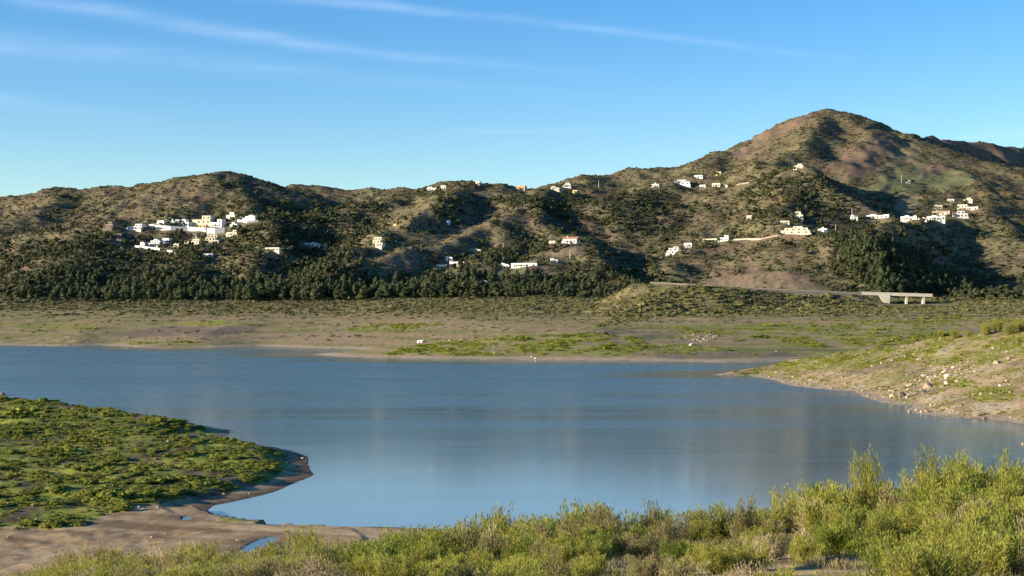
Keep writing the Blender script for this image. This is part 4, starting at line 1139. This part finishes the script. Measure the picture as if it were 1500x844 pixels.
# garden trees among the houses
for hx, hd, hw_, hu in HOUSES:
    for sgn in (-1, 1):
        if rng.random() < .7 and hd > 1300:
            a = hx + sgn * (hw_ * .5 + rng.uniform(.5, 3)); b = hd - rng.uniform(0, 6); s_ = rng.uniform(1.5, 3.0); w = part_of(hu)
            make_tree('garden_tree', {'left': 'dark garden tree beside a house of the left village or the houses under it', 'middle': 'dark garden tree beside a house scattered over the middle hills', 'right': 'dark garden tree beside a house on the right hills'}[w], 'tree', 'garden trees on the %s hills' % w,
                      a, b, float(hgt(np.array([a]), np.array([b]))[0]) - .2, s_, s_ * rng.uniform(1, 1.5), TRE[int(rng.integers(0, 3))].data, TRUNK)

# pines: the belt along the foot of the hills and the stand above the bridge
P = []
for u in np.arange(15, 950, 3.6):
    for r_ in range(3):
        uu = u + rng.normal(0, 3); d_ = 1322 + 38 * r_ + rng.normal(0, 10)
        if rng.random() < np.interp(uu, [0, 60, 100, 350, 420, 560, 700, 715, 730, 940], [.35, .6, .8, .9, .95, 1, 1, .3, .8, .75]): P.append((uu, d_, rng.uniform(7, 14.5) * (1.05 if 360 < uu < 700 else .82), 'belt'))
q = [(1215, 350), (1330, 352), (1350, 375), (1400, 398), (1440, 415), (1420, 432), (1280, 430), (1230, 400)]
x, d, z, u, v = spots(9000, 1310, 1560, 1190, 1450)
m = inpoly(u, v, q) & (rng.random(len(x)) < .16) & look(VIS, x, d)
for a, b in zip(u[m], d[m]): P.append((a, b, rng.uniform(7, 12), 'stand'))
P = np.array([(a, b, c, 0 if w == 'belt' else 1) for a, b, c, w in P])
px_, pz_ = (P[:, 0] - 750) * K * P[:, 1], None
pz_ = hgt(px_, P[:, 1])
order = np.argsort(P[:, 1] + rng.normal(0, 10, len(P))); own = order[:300]; rest = order[300:]
print('pines', len(P))
scatter('pine_wood', np.stack([px_[rest], P[rest, 1], pz_[rest] - .3], 1), P[rest, 2][:, None] * np.stack([rng.uniform(.9, 1.35, len(rest)), rng.uniform(.9, 1.35, len(rest)), rng.uniform(.9, 1.1, len(rest))], 1), rng.integers(0, 4, len(rest)), PIN, 'dark pines standing behind the front row at the foot of the hills', 'wood')
for i in own:
    st = P[i, 3] > .5; w = part_of(P[i, 0])
    make_tree('pine_tree', 'dark pine in the stand on the shaded slope above the bridge' if st else {'left': 'dark pine in the belt under the left village', 'middle': 'dark pine in the belt at the foot of the middle hills', 'right': 'dark pine at the right end of the belt'}[w],
              'pine tree', 'pines above the bridge' if st else 'pines in the %s part of the belt' % w, px_[i], P[i, 1], pz_[i] - .2, P[i, 2] * rng.uniform(1.0, 1.4), P[i, 2] * rng.uniform(.9, 1.1), PIN[i % 4].data, PTRUNK)

# round trees beside the bridge at the right edge
for a, b, hh in [(1372, 1262, 4.4), (1384, 1268, 5.2), (1396, 1264, 4.4), (1410, 1270, 5.8), (1424, 1262, 6.2), (1436, 1268, 7.0), (1450, 1258, 6.8), (1462, 1262, 7.4), (1474, 1258, 7.2), (1487, 1256, 6.6), (1500, 1260, 6.6), (1512, 1262, 7), (1406, 1292, 6), (1430, 1296, 7.4), (1456, 1296, 8), (1480, 1290, 7.8), (1502, 1294, 7.5), (1470, 1316, 8.5), (1490, 1326, 9), (1444, 1322, 7.5)]:
    X = (a - 750) * K * b; zz = float(hgt(np.array([X]), np.array([float(b)]))[0])
    make_tree('olive_tree', 'round bushy tree in the dark clump beside the road bridge', 'tree', 'round trees beside the bridge', X, b, zz - .2, hh * .62, hh * .55, TRE[int(a) % 3].data, TRUNK)

# low scrub of the flats, in strips along the old water lines
x, d, z, u, v = spots(60000, 760, 1340)
bd = fbm(z / 1.3, x / 200, 3, 301) + .5 * look(n2, x, d)
dn = sstep(.05, .5, bd) * .26 + sstep(16, 26, z) * .5 + sstep(22, 30, z) * .35
dn = np.where((v > 500), dn * .15, dn)
kno = inpoly(u, v, [(870, 480), (950, 432), (1010, 418), (1240, 436), (1280, 448), (1240, 458), (1000, 462)])
dn = np.where(kno, .75, dn)
rd = (u > 955) & (u < 1375) & (v < 433) & (d > 1205)
keep = look(VIS, x, d) & (rng.random(len(x)) < dn) & (look(SD, x, d) > 14) & clear(x, d) & ~rd
x, d, z, u, v, kno = (q_[keep] for q_ in (x, d, z, u, v, kno))
s_ = rng.lognormal(0, .35, len(x)) * np.where(z > 20, 1.0, .75) * np.where(kno, 1.5, 1.0)
scatter('lakeside_scrub', np.stack([x, d, z - .15], 1), s_[:, None] * np.stack([rng.uniform(.9, 2.0, len(x)), rng.uniform(.8, 1.2, len(x)), rng.uniform(.7, 1.2, len(x))], 1), rng.integers(0, 3, len(x)), LOWS, 'low olive-brown scrub in strips along the old water lines', 'scrub')
print('flats', len(x))

# flowering herbs on the green hump, the flats and the rocky shore
HERB = [proto('herb_clump', *crown(shrub_lumps(s, 3, .7, .5), 60, .16, s, sub=1, core=.6), L_MEADOW) for s in (41, 42)]
X_, D_, Z_, S_ = [], [], [], []
x, d, z, u, v = spots(60000, 640, 1150)
keep = (rng.random(len(x)) < 1.0 * look(GREEN, x, d) * sstep(-.35, .2, look(n2, x, d) + .5 * look(n3, x, d))) & (look(SD, x, d) > 9) & look(VIS, x, d)
X_.append(x[keep]); D_.append(d[keep]); Z_.append(z[keep]); S_.append(rng.lognormal(.0, .4, keep.sum()))
x, d, z, u, v = spots(60000, 330, 600, 1040, 1560)
keep = (rng.random(len(x)) < .12 + .85 * look(RG, x, d) * sstep(-.35, .3, look(n2, x, d) + .6 * look(n3, x, d))) & (look(SD, x, d) > 4) & look(VIS, x, d)
X_.append(x[keep]); D_.append(d[keep]); Z_.append(z[keep]); S_.append(rng.lognormal(-.95, .4, keep.sum()))
X_, D_, Z_, S_ = map(np.concatenate, (X_, D_, Z_, S_))
scatter('flowering_herbs', np.stack([X_, D_, Z_ - .05], 1), S_[:, None] * np.stack([rng.uniform(.9, 1.7, len(X_)), rng.uniform(.8, 1.3, len(X_)), rng.uniform(.6, 1.0, len(X_))], 1), rng.integers(0, 2, len(X_)), HERB, 'yellow-green flowering herbs carpeting the shores', 'ground cover')
print('herbs', len(X_))

# left spit: low mounded shrubs
SPT = [proto('mound_shrub', *crown(shrub_lumps(s, 4, .65, .75), 170, .13, s, sub=2, core=.72), L_SPIT) for s in (51, 52, 53, 54)]
x, d, z, u, v = spots(90000, 160, 390, -90, 480)
cl = fbm(x / 6, d / 8, 3, 401) + .45 * fbm((x + .5 * d) / 30, d / 12, 2, 402)
keep = look(LSG, x, d) & (look(SD, x, d) > 5) & (rng.random(len(x)) < .035 + .52 * sstep(-.12, .4, cl)) & look(VIS, x, d)
x, d, z, u, v = (q_[keep] for q_ in (x, d, z, u, v))
s_ = rng.lognormal(-.98, .42, len(x)) * (.8 + .5 * sstep(-.3, .5, fbm(x / 14, d / 14, 2, 403)))
print('spit shrubs', len(x))
order = np.argsort(-s_ / d); own = order[:300]; rest = order[300:]
scatter('meadow_shrubs', np.stack([x[rest], d[rest], z[rest] - .05], 1), s_[rest][:, None] * np.stack([rng.uniform(.9, 1.4, len(rest)), rng.uniform(.9, 1.3, len(rest)), rng.uniform(.6, 1.05, len(rest))], 1), rng.integers(0, 4, len(rest)), SPT, 'low yellow-green shrubs covering the grassy spit', 'ground cover')
for i in own:
    o = bpy.data.objects.new('low_shrub', SPT[i % 4].data); COL.objects.link(o)
    o.location = (x[i], d[i], z[i] - .05); o.rotation_euler = (0, 0, rng.uniform(0, 6.28)); o.scale = (s_[i] * rng.uniform(.9, 1.4), s_[i] * rng.uniform(.9, 1.3), s_[i] * rng.uniform(.7, 1.05))
    tag(o, 'low mounded yellow-green shrub on the grassy spit at the left', 'shrub', 'low shrubs on the left spit')
# ------------------------------------------------------------------ rocks, puddles, small things on the shore
def rock_proto(seed, flat=.6):
    r = np.random.default_rng(seed); v, f = ICO[3]
    k = np.ones(len(v))
    for _ in range(9):
        n_ = r.standard_normal(3); n_ /= np.linalg.norm(n_); c = r.uniform(.55, .85); dd = v @ n_
        k = np.minimum(k, np.where(dd > c, c / np.maximum(dd, 1e-6), 1))
    k = k * (1 + .05 * r.standard_normal(len(v)))
    V = v * k[:, None] * [1, .8, flat]
    return V, f.tolist()


RK_PALE = principled('pale_rock', (.31, .245, .155), .95, .1, .3, 1.2, .3); RK_PINK = principled('pinkish_rock', (.29, .21, .145), .95, .1, .25, 1.5, .3); RK_DARK = principled('dark_rock', (.13, .115, .095), .9, .15, .3, 1.2, .3); RK_WHITE = principled('white_rock', (.48, .42, .33), .9, .1, .15, 2, .2)
RM = {'p': RK_PALE, 'k': RK_PINK, 'd': RK_DARK, 'w': RK_WHITE}
RME = {(m, i): mesh_from('rock', *rock_proto(500 + i, (.55, .7, .85, .6)[i]), [RM[m]]) for m in RM for i in range(4)}


def rock(name, label, x, d, z, s, m, group=None, tall=1.0):
    o = bpy.data.objects.new(name, RME[(m, int(rng.integers(0, 4)))]); COL.objects.link(o)
    o.location = (x, d, z + s * .08); o.rotation_euler = (rng.normal(0, .12), rng.normal(0, .12), rng.uniform(0, 6.28)); o.scale = (s, s * rng.uniform(.8, 1.2), s * tall)
    tag(o, label, 'rock', group)
    return o


def rock_px(name, label, u, v, wpx, m, tall=1.0, group=None):
    p_ = hit(u, v, 130); return rock(name, label, p_.x, p_.y, p_.z, wpx * K * p_.y * .55, m, group, tall)


rock_px('boulder', 'large dark boulder at the foot of the rocky right shore', 1322, 581, 15, 'd', 1.35)
rock_px('boulder', 'dark flat boulder just right of the largest dark boulder', 1351, 576, 12, 'd', .8)
rock_px('boulder', 'pair-topped pale boulder high on the right shore', 1461, 533, 13, 'p', 1.2)
rock_px('boulder', 'pale upright boulder behind the right shore slope', 1478, 526, 9, 'p', 1.3)
rock_px('boulder', 'rounded cream boulder on the flat beside the sandstone ledge', 1014, 507, 12, 'w', 1.0)
rock_px('boulder', 'small white boulder above the rocky point of the right shore', 1428, 545, 6, 'w', 1.0)
for u, v, w_, m, lab in [(237, 650, 8, 'k', 'pink boulder of the pair in the shrubs of the left spit'), (247, 648, 7, 'k', 'paler pink boulder of the pair in the shrubs of the left spit'), (112, 688, 6, 'w', 'bright white stone in the shrubs left of centre on the left spit'),
                         (124, 690, 4, 'w', 'small white stone right of the bright white one on the left spit'), (64, 644, 4, 'w', 'white stone high on the left spit near its left edge'), (98, 630, 3, 'w', 'tiny white stone near the crest of the left spit'),
                         (274, 709, 4, 'k', 'small pinkish stone above the muddy bay of the left spit'), (214, 638, 5, 'k', 'pinkish stone on the track behind the left spit shrubs'), (266, 652, 4, 'w', 'pale stone right of the pink boulders on the left spit'),
                         (204, 744, 6, 'w', 'white stone at the upper edge of the mud beside a grey one'), (232, 744, 6, 'p', 'pale lying stone on the mud right of the white one'), (328, 725, 6, 'w', 'white stone on the bank of the narrow bay'), (366, 724, 5, 'p', 'pale stone on the bank right of the white one'),
                         (443, 672, 4, 'w', 'white stone at the tip of the left spit'), (420, 680, 5, 'p', 'pale stone just left of the tip of the left spit'), (449, 677, 6, 'd', 'dark rock at the very tip of the left spit'), (212, 745, 5, 'd', 'dark rock beside the white stone at the upper edge of the mud'),
                         (35, 772, 3, 'w', 'tiny white stone at the left edge of the mud'), (53, 762, 3, 'w', 'tiny white stone under the shrubs at the left edge'), (660, 499, 7, 'k', 'brown boulder behind the green hump across the lake'), (678, 498, 9, 'k', 'wide brown boulder behind the green hump across the lake')]:
    rock_px('stone', lab, u, v, w_, m)
xw = (3 - 750) * K * dwater(579); rock('rock', 'dark rock breaking the water at the left edge', xw, dwater(579), -.1, 1.6, 'd')
xw = (1499 - 750) * K * dwater(651); rock('rock', 'pale rock in the water at the right edge above the bushes', xw, dwater(651), -.05, .6, 'p')
# pale ledge of sandstone on the flat across the lake, and the stone band of the right shore
x, d, z, u, v = spots(5000, 660, 900, 990, 1075)
m = inpoly(u, v, [(1000, 499), (1012, 489), (1040, 487), (1054, 492), (1050, 499), (1030, 502)]) & (rng.random(len(x)) < .07)
for a, b, c in zip(x[m], d[m], z[m]): rock('ledge_rock', 'tan rock of the sandstone ledge on the flat across the lake', a, b, c - .25, rng.uniform(.6, 1.7), 'p' if rng.random() < .5 else 'k', 'rocks of the sandstone ledge', .8)
x, d, z, u, v = spots(40000, 330, 560, 1080, 1540)
bandp = inpoly(u, v, [(1290, 585), (1330, 560), (1360, 545), (1420, 528), (1430, 538), (1400, 560), (1330, 585)])
edge = look(SD, x, d) < 9
w_ = .004 + .07 * bandp + .03 * edge + .02 * sstep(.1, .5, look(n2, x, d))
m = (look(SD, x, d) > .5) & look(VIS, x, d) & (rng.random(len(x)) < w_)
x, d, z, u, v, bandp = (q_[m] for q_ in (x, d, z, u, v, bandp))
s_ = rng.lognormal(-1.05, .45, len(x)) * np.where(bandp, 1.35, 1.0)
order = np.argsort(-s_ / d); own = order[:220]; rest = order[220:]
for i in own: rock('shore_rock', 'pale rock in the stony band running up the right shore' if bandp[i] else 'pale rock strewn on the sandy right shore', x[i], d[i], z[i], s_[i], 'ppkpkpw'[int(rng.integers(0, 7))], 'rocks of the stony band' if bandp[i] else 'rocks on the right shore')
RPR = [proto('stone', *rock_proto(520 + i), RK_PALE) for i in range(3)]
xs, ds, zs, ss = [x[rest]], [d[rest]], [z[rest]], [s_[rest]]
x, d, z, u, v = spots(30000, 660, 960)
m = (rng.random(len(x)) < .006 + .05 * sstep(.15, .5, fbm(x / 25, d / 25, 3, 611))) & (look(SD, x, d) > 3) & look(VIS, x, d)
xs.append(x[m]); ds.append(d[m]); zs.append(z[m]); ss.append(rng.lognormal(-1.1, .4, m.sum()))
x, d, z, u, v = spots(16000, 128, 260, -80, 620)
m = look(mud, x, d) & (rng.random(len(x)) < .05 + .5 * inpoly(u, v, [(270, 800), (350, 790), (420, 800), (350, 830), (280, 815)]))
xs.append(x[m]); ds.append(d[m]); zs.append(z[m]); ss.append(rng.lognormal(-2.6, .45, m.sum()))
x, d, z, u, v = spots(20000, 330, 580, 1050, 1560)
m = (look(SD, x, d) > .3) & look(VIS, x, d) & (rng.random(len(x)) < .25)
xs.append(x[m]); ds.append(d[m]); zs.append(z[m]); ss.append(rng.lognormal(-2.0, .5, m.sum()))
xs, ds, zs, ss = map(np.concatenate, (xs, ds, zs, ss))
scatter('scattered_stones', np.stack([xs, ds, zs + ss * .1], 1), ss[:, None] * np.ones((1, 3)), rng.integers(0, 3, len(xs)), RPR, 'small pale stones strewn over the shores', 'stones')

pm_, nt = new_mat('puddle_water')
out = N(nt, 'ShaderNodeOutputMaterial'); p = N(nt, 'ShaderNodeBsdfPrincipled', Roughness=.03, IOR=1.333); p.inputs['Base Color'].default_value = (.05, .05, .045, 1); ln(nt, p.outputs[0], out.inputs[0])
for (poly, zp), lab in zip(PUD, ('long narrow puddle on the mud reflecting the blue sky', 'tiny round puddle on the mud near the narrow bay')):
    q = np.array([((u - 750) * K * ((H - zp) * F / (v - Y0)), (H - zp) * F / (v - Y0)) for u, v in poly])
    q = q.mean(0) + (q - q.mean(0)) * 1.12
    c0 = q.mean(0)
    o = bpy.data.objects.new('puddle', mesh_from('puddle', [(a - c0[0], b - c0[1], 0) for a, b in q], [tuple(range(len(q)))], [pm_])); o.location = (c0[0], c0[1], zp); COL.objects.link(o)
    tag(o, lab, 'puddle')

# white shed and two cream boulders on the far shore
house('white_shed', 'small white shed on the far shore left of the green hump', 'shed', 610, 619, 498.5, 503, 'gable', 'w', None, -20)
rock_px('boulder', 'left and smaller of two cream boulders at the waterline below the green hump', 779, 524.5, 4, 'w', 1.2)
rock_px('boulder', 'right and larger of two cream boulders at the waterline below the green hump', 785, 525.5, 5, 'w', 1.0)

# ------------------------------------------------------------------ foreground thicket
FEATH = leaf_mat('feathery_green', (.20, .205, .032), (.39, .375, .068), .45, .6)
FRESH = leaf_mat('fresh_green', (.11, .15, .018), (.22, .26, .035), .45, .6)
OLIVE = leaf_mat('olive_sprays', (.185, .165, .058), (.34, .29, .12), .4, .7)
DRYB = leaf_mat('dry_sprays', (.24, .18, .08), (.38, .29, .15), .3, .8)
STEMB = principled('brown_stems', (.17, .115, .075), .9, .1, .3, 4); STEMP = principled('pale_stems', (.46, .38, .28), .9, .1, .2, 4)
STRAW = leaf_mat('straw_grass', (.26, .21, .09), (.42, .34, .17), .35, .8); GRASSG = leaf_mat('green_grass', (.17, .165, .035), (.30, .28, .065), .4, .8)


def strips(P, Dv, ln_, wd_, r):
    """thin pointed leaf sprays at P pointing along Dv"""
    n = len(P); side = np.cross(Dv, r.standard_normal((n, 3))); side /= np.linalg.norm(side, axis=1, keepdims=True) + 1e-9
    m = P + Dv * (ln_ * .5)
    V = np.stack([P, m - side * wd_, P + Dv * ln_, m + side * wd_], 1).reshape(-1, 3)
    return V, np.arange(n * 4).reshape(n, 4).tolist()


def make_bush(seed, h, spread, nbr, nsp, lean=.9, ll=.15, lw=.014, t0=.25, stem_r=.014, fuzz=.16):
    r = np.random.default_rng(seed); SV = []; LP = []; LD = []
    # a few sub-clumps make an uneven outline
    cl = [(r.uniform(0, 6.28), r.uniform(.0, .75) * spread, r.uniform(.48, 1.04)) for _ in range(6)]
    for b in range(nbr):
        ca, cr, ch = cl[b % 6]
        base = np.array([math.cos(ca) * cr * .45 + r.normal(0, .12), math.sin(ca) * cr * .45 + r.normal(0, .12), -.1])
        a = r.uniform(0, 6.28); L_ = h * ch * r.uniform(.6, 1.04); out_ = lean * r.uniform(.05, .6) * L_ * .55
        tip = base + np.array([math.cos(ca) * cr * .6 + math.cos(a) * out_, math.sin(ca) * cr * .6 + math.sin(a) * out_, L_])
        mid = base * .55 + tip * .45 + np.array([math.cos(a) * out_ * .22, math.sin(a) * out_ * .22, 0]) + r.normal(0, .05, 3)
        ts = np.linspace(0, 1, 6)[:, None]; pts = (1 - ts) ** 2 * base + 2 * ts * (1 - ts) * mid + ts ** 2 * tip + r.normal(0, .018, (6, 3))
        SV.append(tube(pts, stem_r * np.array([1.2, 1, .8, .6, .4, .2]) * r.uniform(.6, 1.3), 3))
        k = max(2, int(nsp / nbr)); t = t0 + (1 - t0) * r.random(k) ** .8
        t = t[:, None]; c = (1 - t) ** 2 * base + 2 * t * (1 - t) * mid + t ** 2 * tip; tg = 2 * (1 - t) * (mid - base) + 2 * t * (tip - mid); tg /= np.linalg.norm(tg, axis=1, keepdims=True)
        off = r.standard_normal((k, 3)) * fuzz * (1.15 - .75 * t); off[:, 2] *= .7
        dv = tg * .8 + off / fuzz * .28 + r.standard_normal((k, 3)) * .22 + np.array([0, 0, .25]); dv /= np.linalg.norm(dv, axis=1, keepdims=True)
        LP.append(c + off); LD.append(dv)
        for q in range(3):   # side twigs
            tt = r.uniform(.35, .85); c1 = (1 - tt) ** 2 * base + 2 * tt * (1 - tt) * mid + tt ** 2 * tip; e_ = c1 + r.normal(0, .2, 3) + [0, 0, .25]
            SV.append(tube([c1, (c1 + e_) / 2 + r.normal(0, .02, 3), e_], [stem_r * .5, stem_r * .4, stem_r * .15], 3))
    P_ = np.concatenate(LP); D_ = np.concatenate(LD); n = len(P_)
    LV, LF = strips(P_, D_, ll * r.uniform(.5, 1.5, (n, 1)), lw * r.uniform(.6, 1.4, (n, 1)), r)
    return join(SV), (LV, LF)


KINDS = {}
for kd, mats, args in [('green', (FEATH, STEMB), [dict(seed=s, h=2.4, spread=1.05, nbr=54, nsp=5600, fuzz=.135, ll=.17) for s in (1, 2, 3, 4)]),
                       ('fresh', (FRESH, STEMB), [dict(seed=s, h=1.7, spread=1.15, nbr=60, nsp=8000, lean=1.2, ll=.13, t0=.12, fuzz=.2) for s in (5, 6)]),
                       ('olive', (OLIVE, STEMB), [dict(seed=s, h=2.2, spread=.95, nbr=50, nsp=3800, t0=.3, fuzz=.15) for s in (7, 8, 9)]),
                       ('dry', (DRYB, STEMP), [dict(seed=s, h=1.9, spread=1.0, nbr=60, nsp=1500, t0=.45, fuzz=.12, stem_r=.013) for s in (10, 11)]),
                       ('tall', (FEATH, STEMB), [dict(seed=s, h=3.3, spread=.75, nbr=36, nsp=4200, lean=.7, fuzz=.14, ll=.18) for s in (12, 13)]),
                       ('sapling', (OLIVE, STEMP), [dict(seed=14, h=2.5, spread=.5, nbr=16, nsp=1500, lean=.7, t0=.5, fuzz=.2, stem_r=.045)])]:
    KINDS[kd] = []
    for a in args:
        (sv, sf), (lv, lf) = make_bush(**a)
        KINDS[kd].append((a['h'], mesh_from(kd + '_foliage', lv, lf, [mats[0]]), mesh_from(kd + '_stems', sv, sf, [mats[1]])))


def bush(kd, name, label, u, d, vtop=None, h=None, group=None, wide=1.0):
    x = (u - 750) * K * d; z = float(hgt(np.array([x]), np.array([float(d)]))[0])
    h0, fm, sm = KINDS[kd][int(rng.integers(0, len(KINDS[kd])))]
    if vtop is not None: h = zof(vtop, d) - z
    s = max(.3, h / h0)
    t = bpy.data.objects.new(name, None); COL.objects.link(t); t.location = (x, d, z - .05); t.rotation_euler = (rng.normal(0, .05), rng.normal(0, .05), rng.uniform(0, 6.28)); sw = s ** .7 * wide
    t.scale = (sw, sw, s); tag(t, label, 'bush' if kd != 'sapling' else 'sapling', group)
    for nm, me in (('foliage', fm), ('stems', sm)):
        o = bpy.data.objects.new(nm, me); COL.objects.link(o); o.parent = t
    return t


TOPV = [(-60, 850), (20, 840), (45, 822), (100, 808), (200, 800), (240, 795), (330, 797), (420, 791), (445, 782), (500, 780), (560, 768), (600, 763), (640, 761), (690, 751), (740, 748), (800, 743), (880, 742), (930, 748), (970, 742), (1000, 752), (1040, 745), (1090, 730),
        (1130, 742), (1165, 715), (1210, 695), (1260, 685), (1300, 685), (1340, 690), (1370, 672), (1400, 665), (1440, 665), (1480, 662), (1560, 655)]
vtop_at = lambda u: float(np.interp(u, [a for a, b in TOPV], [b for a, b in TOPV]))
ZL = lambda u: 'left' if u < 430 else 'middle' if u < 870 else 'centre right' if u < 1180 else 'right'
NAMEK = {'green': ('feathery_bush', 'feathery yellow-green bush'), 'fresh': ('dense_bush', 'dense fresh-green bush'), 'olive': ('olive_bush', 'wispy olive-grey bush'), 'dry': ('dry_bush', 'dry brown twiggy bush'), 'tall': ('tall_bush', 'tall feathery green bush'), 'sapling': ('sapling', 'bare pale sapling')}
WHERE = {'left': 'in the low thicket at the left of the near bank', 'middle': 'in the thicket on the near bank left of centre', 'centre right': 'in the open thicket on the near bank right of centre', 'right': 'in the high thicket filling the right corner'}
nb = 0
for row, (da, db, step, jit) in enumerate([(66, 76, 20, 8), (58, 66, 23, 10), (51, 58, 28, 12), (45, 51, 33, 12), (39, 45, 36, 14), (33, 38, 44, 16), (28, 33, 54, 18)]):
    uu = -30.0
    while uu < 1560:
        u_ = uu + rng.uniform(-jit, jit); d_ = rng.uniform(da, db); uu += step * rng.uniform(.8, 1.25)
        if row == 0 and u_ < 420: d_ = rng.uniform(74, 86)
        if row >= 1 and 880 < u_ < 1290 and rng.random() < (.3, .52, .62, .66, .66, .6)[row - 1]: continue
        if row >= 3 and u_ < 880 and rng.random() < .2: continue
        w_ = ZL(u_)
        pk = {'left': [.46, .05, .33, .16], 'middle': [.56, .16, .24, .04], 'centre right': [.44, .05, .42, .09], 'right': [.67, .15, .14, .04]}[w_]
        kd = ['green', 'fresh', 'olive', 'dry'][int(rng.choice(4, p=pk))]
        if row == 0: vt = vtop_at(u_) + abs(rng.normal(0, 7)) + (-9 if rng.random() < .5 else 4)
        else: vt = vtop_at(u_) + (14, 34, 54, 74, 94, 112)[row - 1] * (1.0 if u_ > 500 else .55) * rng.uniform(.8, 1.25)
        x_ = (u_ - 750) * K * d_; z_ = float(hgt(np.array([x_]), np.array([d_]))[0]); h_ = min(max(zof(vt, d_) - z_, .9), 3.4)
        bush(kd, NAMEK[kd][0], NAMEK[kd][1] + ' ' + WHERE[w_], u_, d_, h=h_, group='%s bushes of the near bank, %s' % (kd, w_), wide=1.25); nb += 1
for kd, lab, u_, d_, vt, wd__ in [('tall', 'tall feathery bush standing highest left of the right corner thicket', 1275, 62, 652, .8), ('tall', 'tall feathery bush topping the right corner thicket against the water', 1362, 60, 648, .8),
                            ('tall', 'second tall bush at the top of the right corner thicket', 1402, 60, 654, .9), ('tall', 'tall bush near the right edge topping the thicket', 1478, 58, 656, .9), ('green', 'tall yellow-green bush at the left shoulder of the right thicket', 1205, 62, 696, 1.1),
                            ('sapling', 'pale-trunked sapling standing free against the water', 829, 64, 734, .9), ('sapling', 'thin pale sapling left of the free-standing one', 716, 66, 742, .55), ('olive', 'grey-green round bush against the water right of the sapling', 882, 66, 731, 1.0),
                            ('olive', 'brownish bush with a tall shoot at the middle of the bank', 962, 66, 732, .8), ('olive', 'brown-green bush at the shoulder before the right thicket', 1092, 64, 724, .9), ('fresh', 'largest bright green bush low in the middle of the thicket', 548, 52, 782, 1.3), ('fresh', 'bright green bush beside the largest one, its right neighbour', 626, 54, 776, 1.1)]:
    bush(kd, NAMEK[kd][0], lab, u_, d_, vtop=vt, wide=wd__)
print('bushes', nb)

for u_, v_, w_ in [(1378, 493, 18), (1398, 497, 22), (1418, 492, 14), (1446, 491, 24), (1463, 487, 26), (1482, 490, 28), (1499, 485, 30), (1520, 482, 30), (1492, 503, 16), (1288, 512, 10), (1232, 520, 9), (1202, 509, 12), (1190, 505, 10)]:
    p_ = hit(u_, v_, 300); s_ = w_ * K * p_.y / 2.6
    h0, fm, sm = KINDS['green'][int(rng.integers(0, 4))]
    t = bpy.data.objects.new('shore_bush', None); COL.objects.link(t); t.location = (p_.x, p_.y, p_.z - .1); t.rotation_euler = (0, 0, rng.uniform(0, 6.28)); t.scale = (s_, s_, s_ * .8)
    tag(t, 'feathery green bush on the crest of the rocky right shore', 'bush', 'bushes on the right shore crest')
    for nm, me in (('foliage', fm), ('stems', sm)):
        o = bpy.data.objects.new(nm, me); COL.objects.link(o); o.parent = t

# dead, dark tangle on the open bank
DARK = leaf_mat('dead_dark_sprays', (.035, .026, .02), (.075, .055, .04), .1, .9)
(sv, sf), (lv, lf) = make_bush(seed=77, h=.9, spread=.5, nbr=40, nsp=1600, lean=1.6, t0=.1, fuzz=.2)
t = bpy.data.objects.new('dead_bush', None); COL.objects.link(t); x_ = (970 - 750) * K * 51; t.location = (x_, 51, float(hgt(np.array([x_]), np.array([51.0]))[0])); t.scale = (1, 1, .8)
tag(t, 'dark dead tangle of a bush on the open bank right of centre', 'bush')
for nm, a, b, m in (('stems', sv, sf, STEMB), ('foliage', lv, lf, DARK)): part(nm, a, b, m, t)


# grass and weeds of the bank
def tuft(seed, n, h, mat, nm, wd=.008):
    r = np.random.default_rng(seed); P_ = np.zeros((n, 3)); P_[:, :2] = r.normal(0, .16, (n, 2)); D_ = np.stack([r.normal(0, .35, n), r.normal(0, .35, n), np.ones(n)], 1); D_ /= np.linalg.norm(D_, axis=1, keepdims=True)
    return proto(nm, *strips(P_, D_, h * r.uniform(.5, 1.2, (n, 1)), wd, r), mat)


TU = [tuft(1, 45, .32, STRAW, 'straw_tuft'), tuft(2, 45, .28, STRAW, 'straw_tuft'), tuft(3, 55, .24, GRASSG, 'grass_tuft'), tuft(4, 50, .30, GRASSG, 'grass_tuft')]
x, d, z, u, v = spots(30000, 26, 96, -120, 1620)
keep = rng.random(len(x)) < .06 + .7 * sstep(-.05, .5, fbm(x / 1.7, d / 1.7, 3, 701))
x, d, z = x[keep], d[keep], z[keep]; g_ = (fbm(x / 3, d / 3, 2, 702) + rng.normal(0, .25, len(x)) > .08)
var = np.where(g_, 2, 0) + rng.integers(0, 2, len(x)); s_ = rng.uniform(.4, 1.3, len(x))
scatter('bank_grass', np.stack([x, d, z - .02], 1), s_[:, None] * np.ones((1, 3)), var, TU, 'straw-coloured and green grass on the near bank', 'grass')
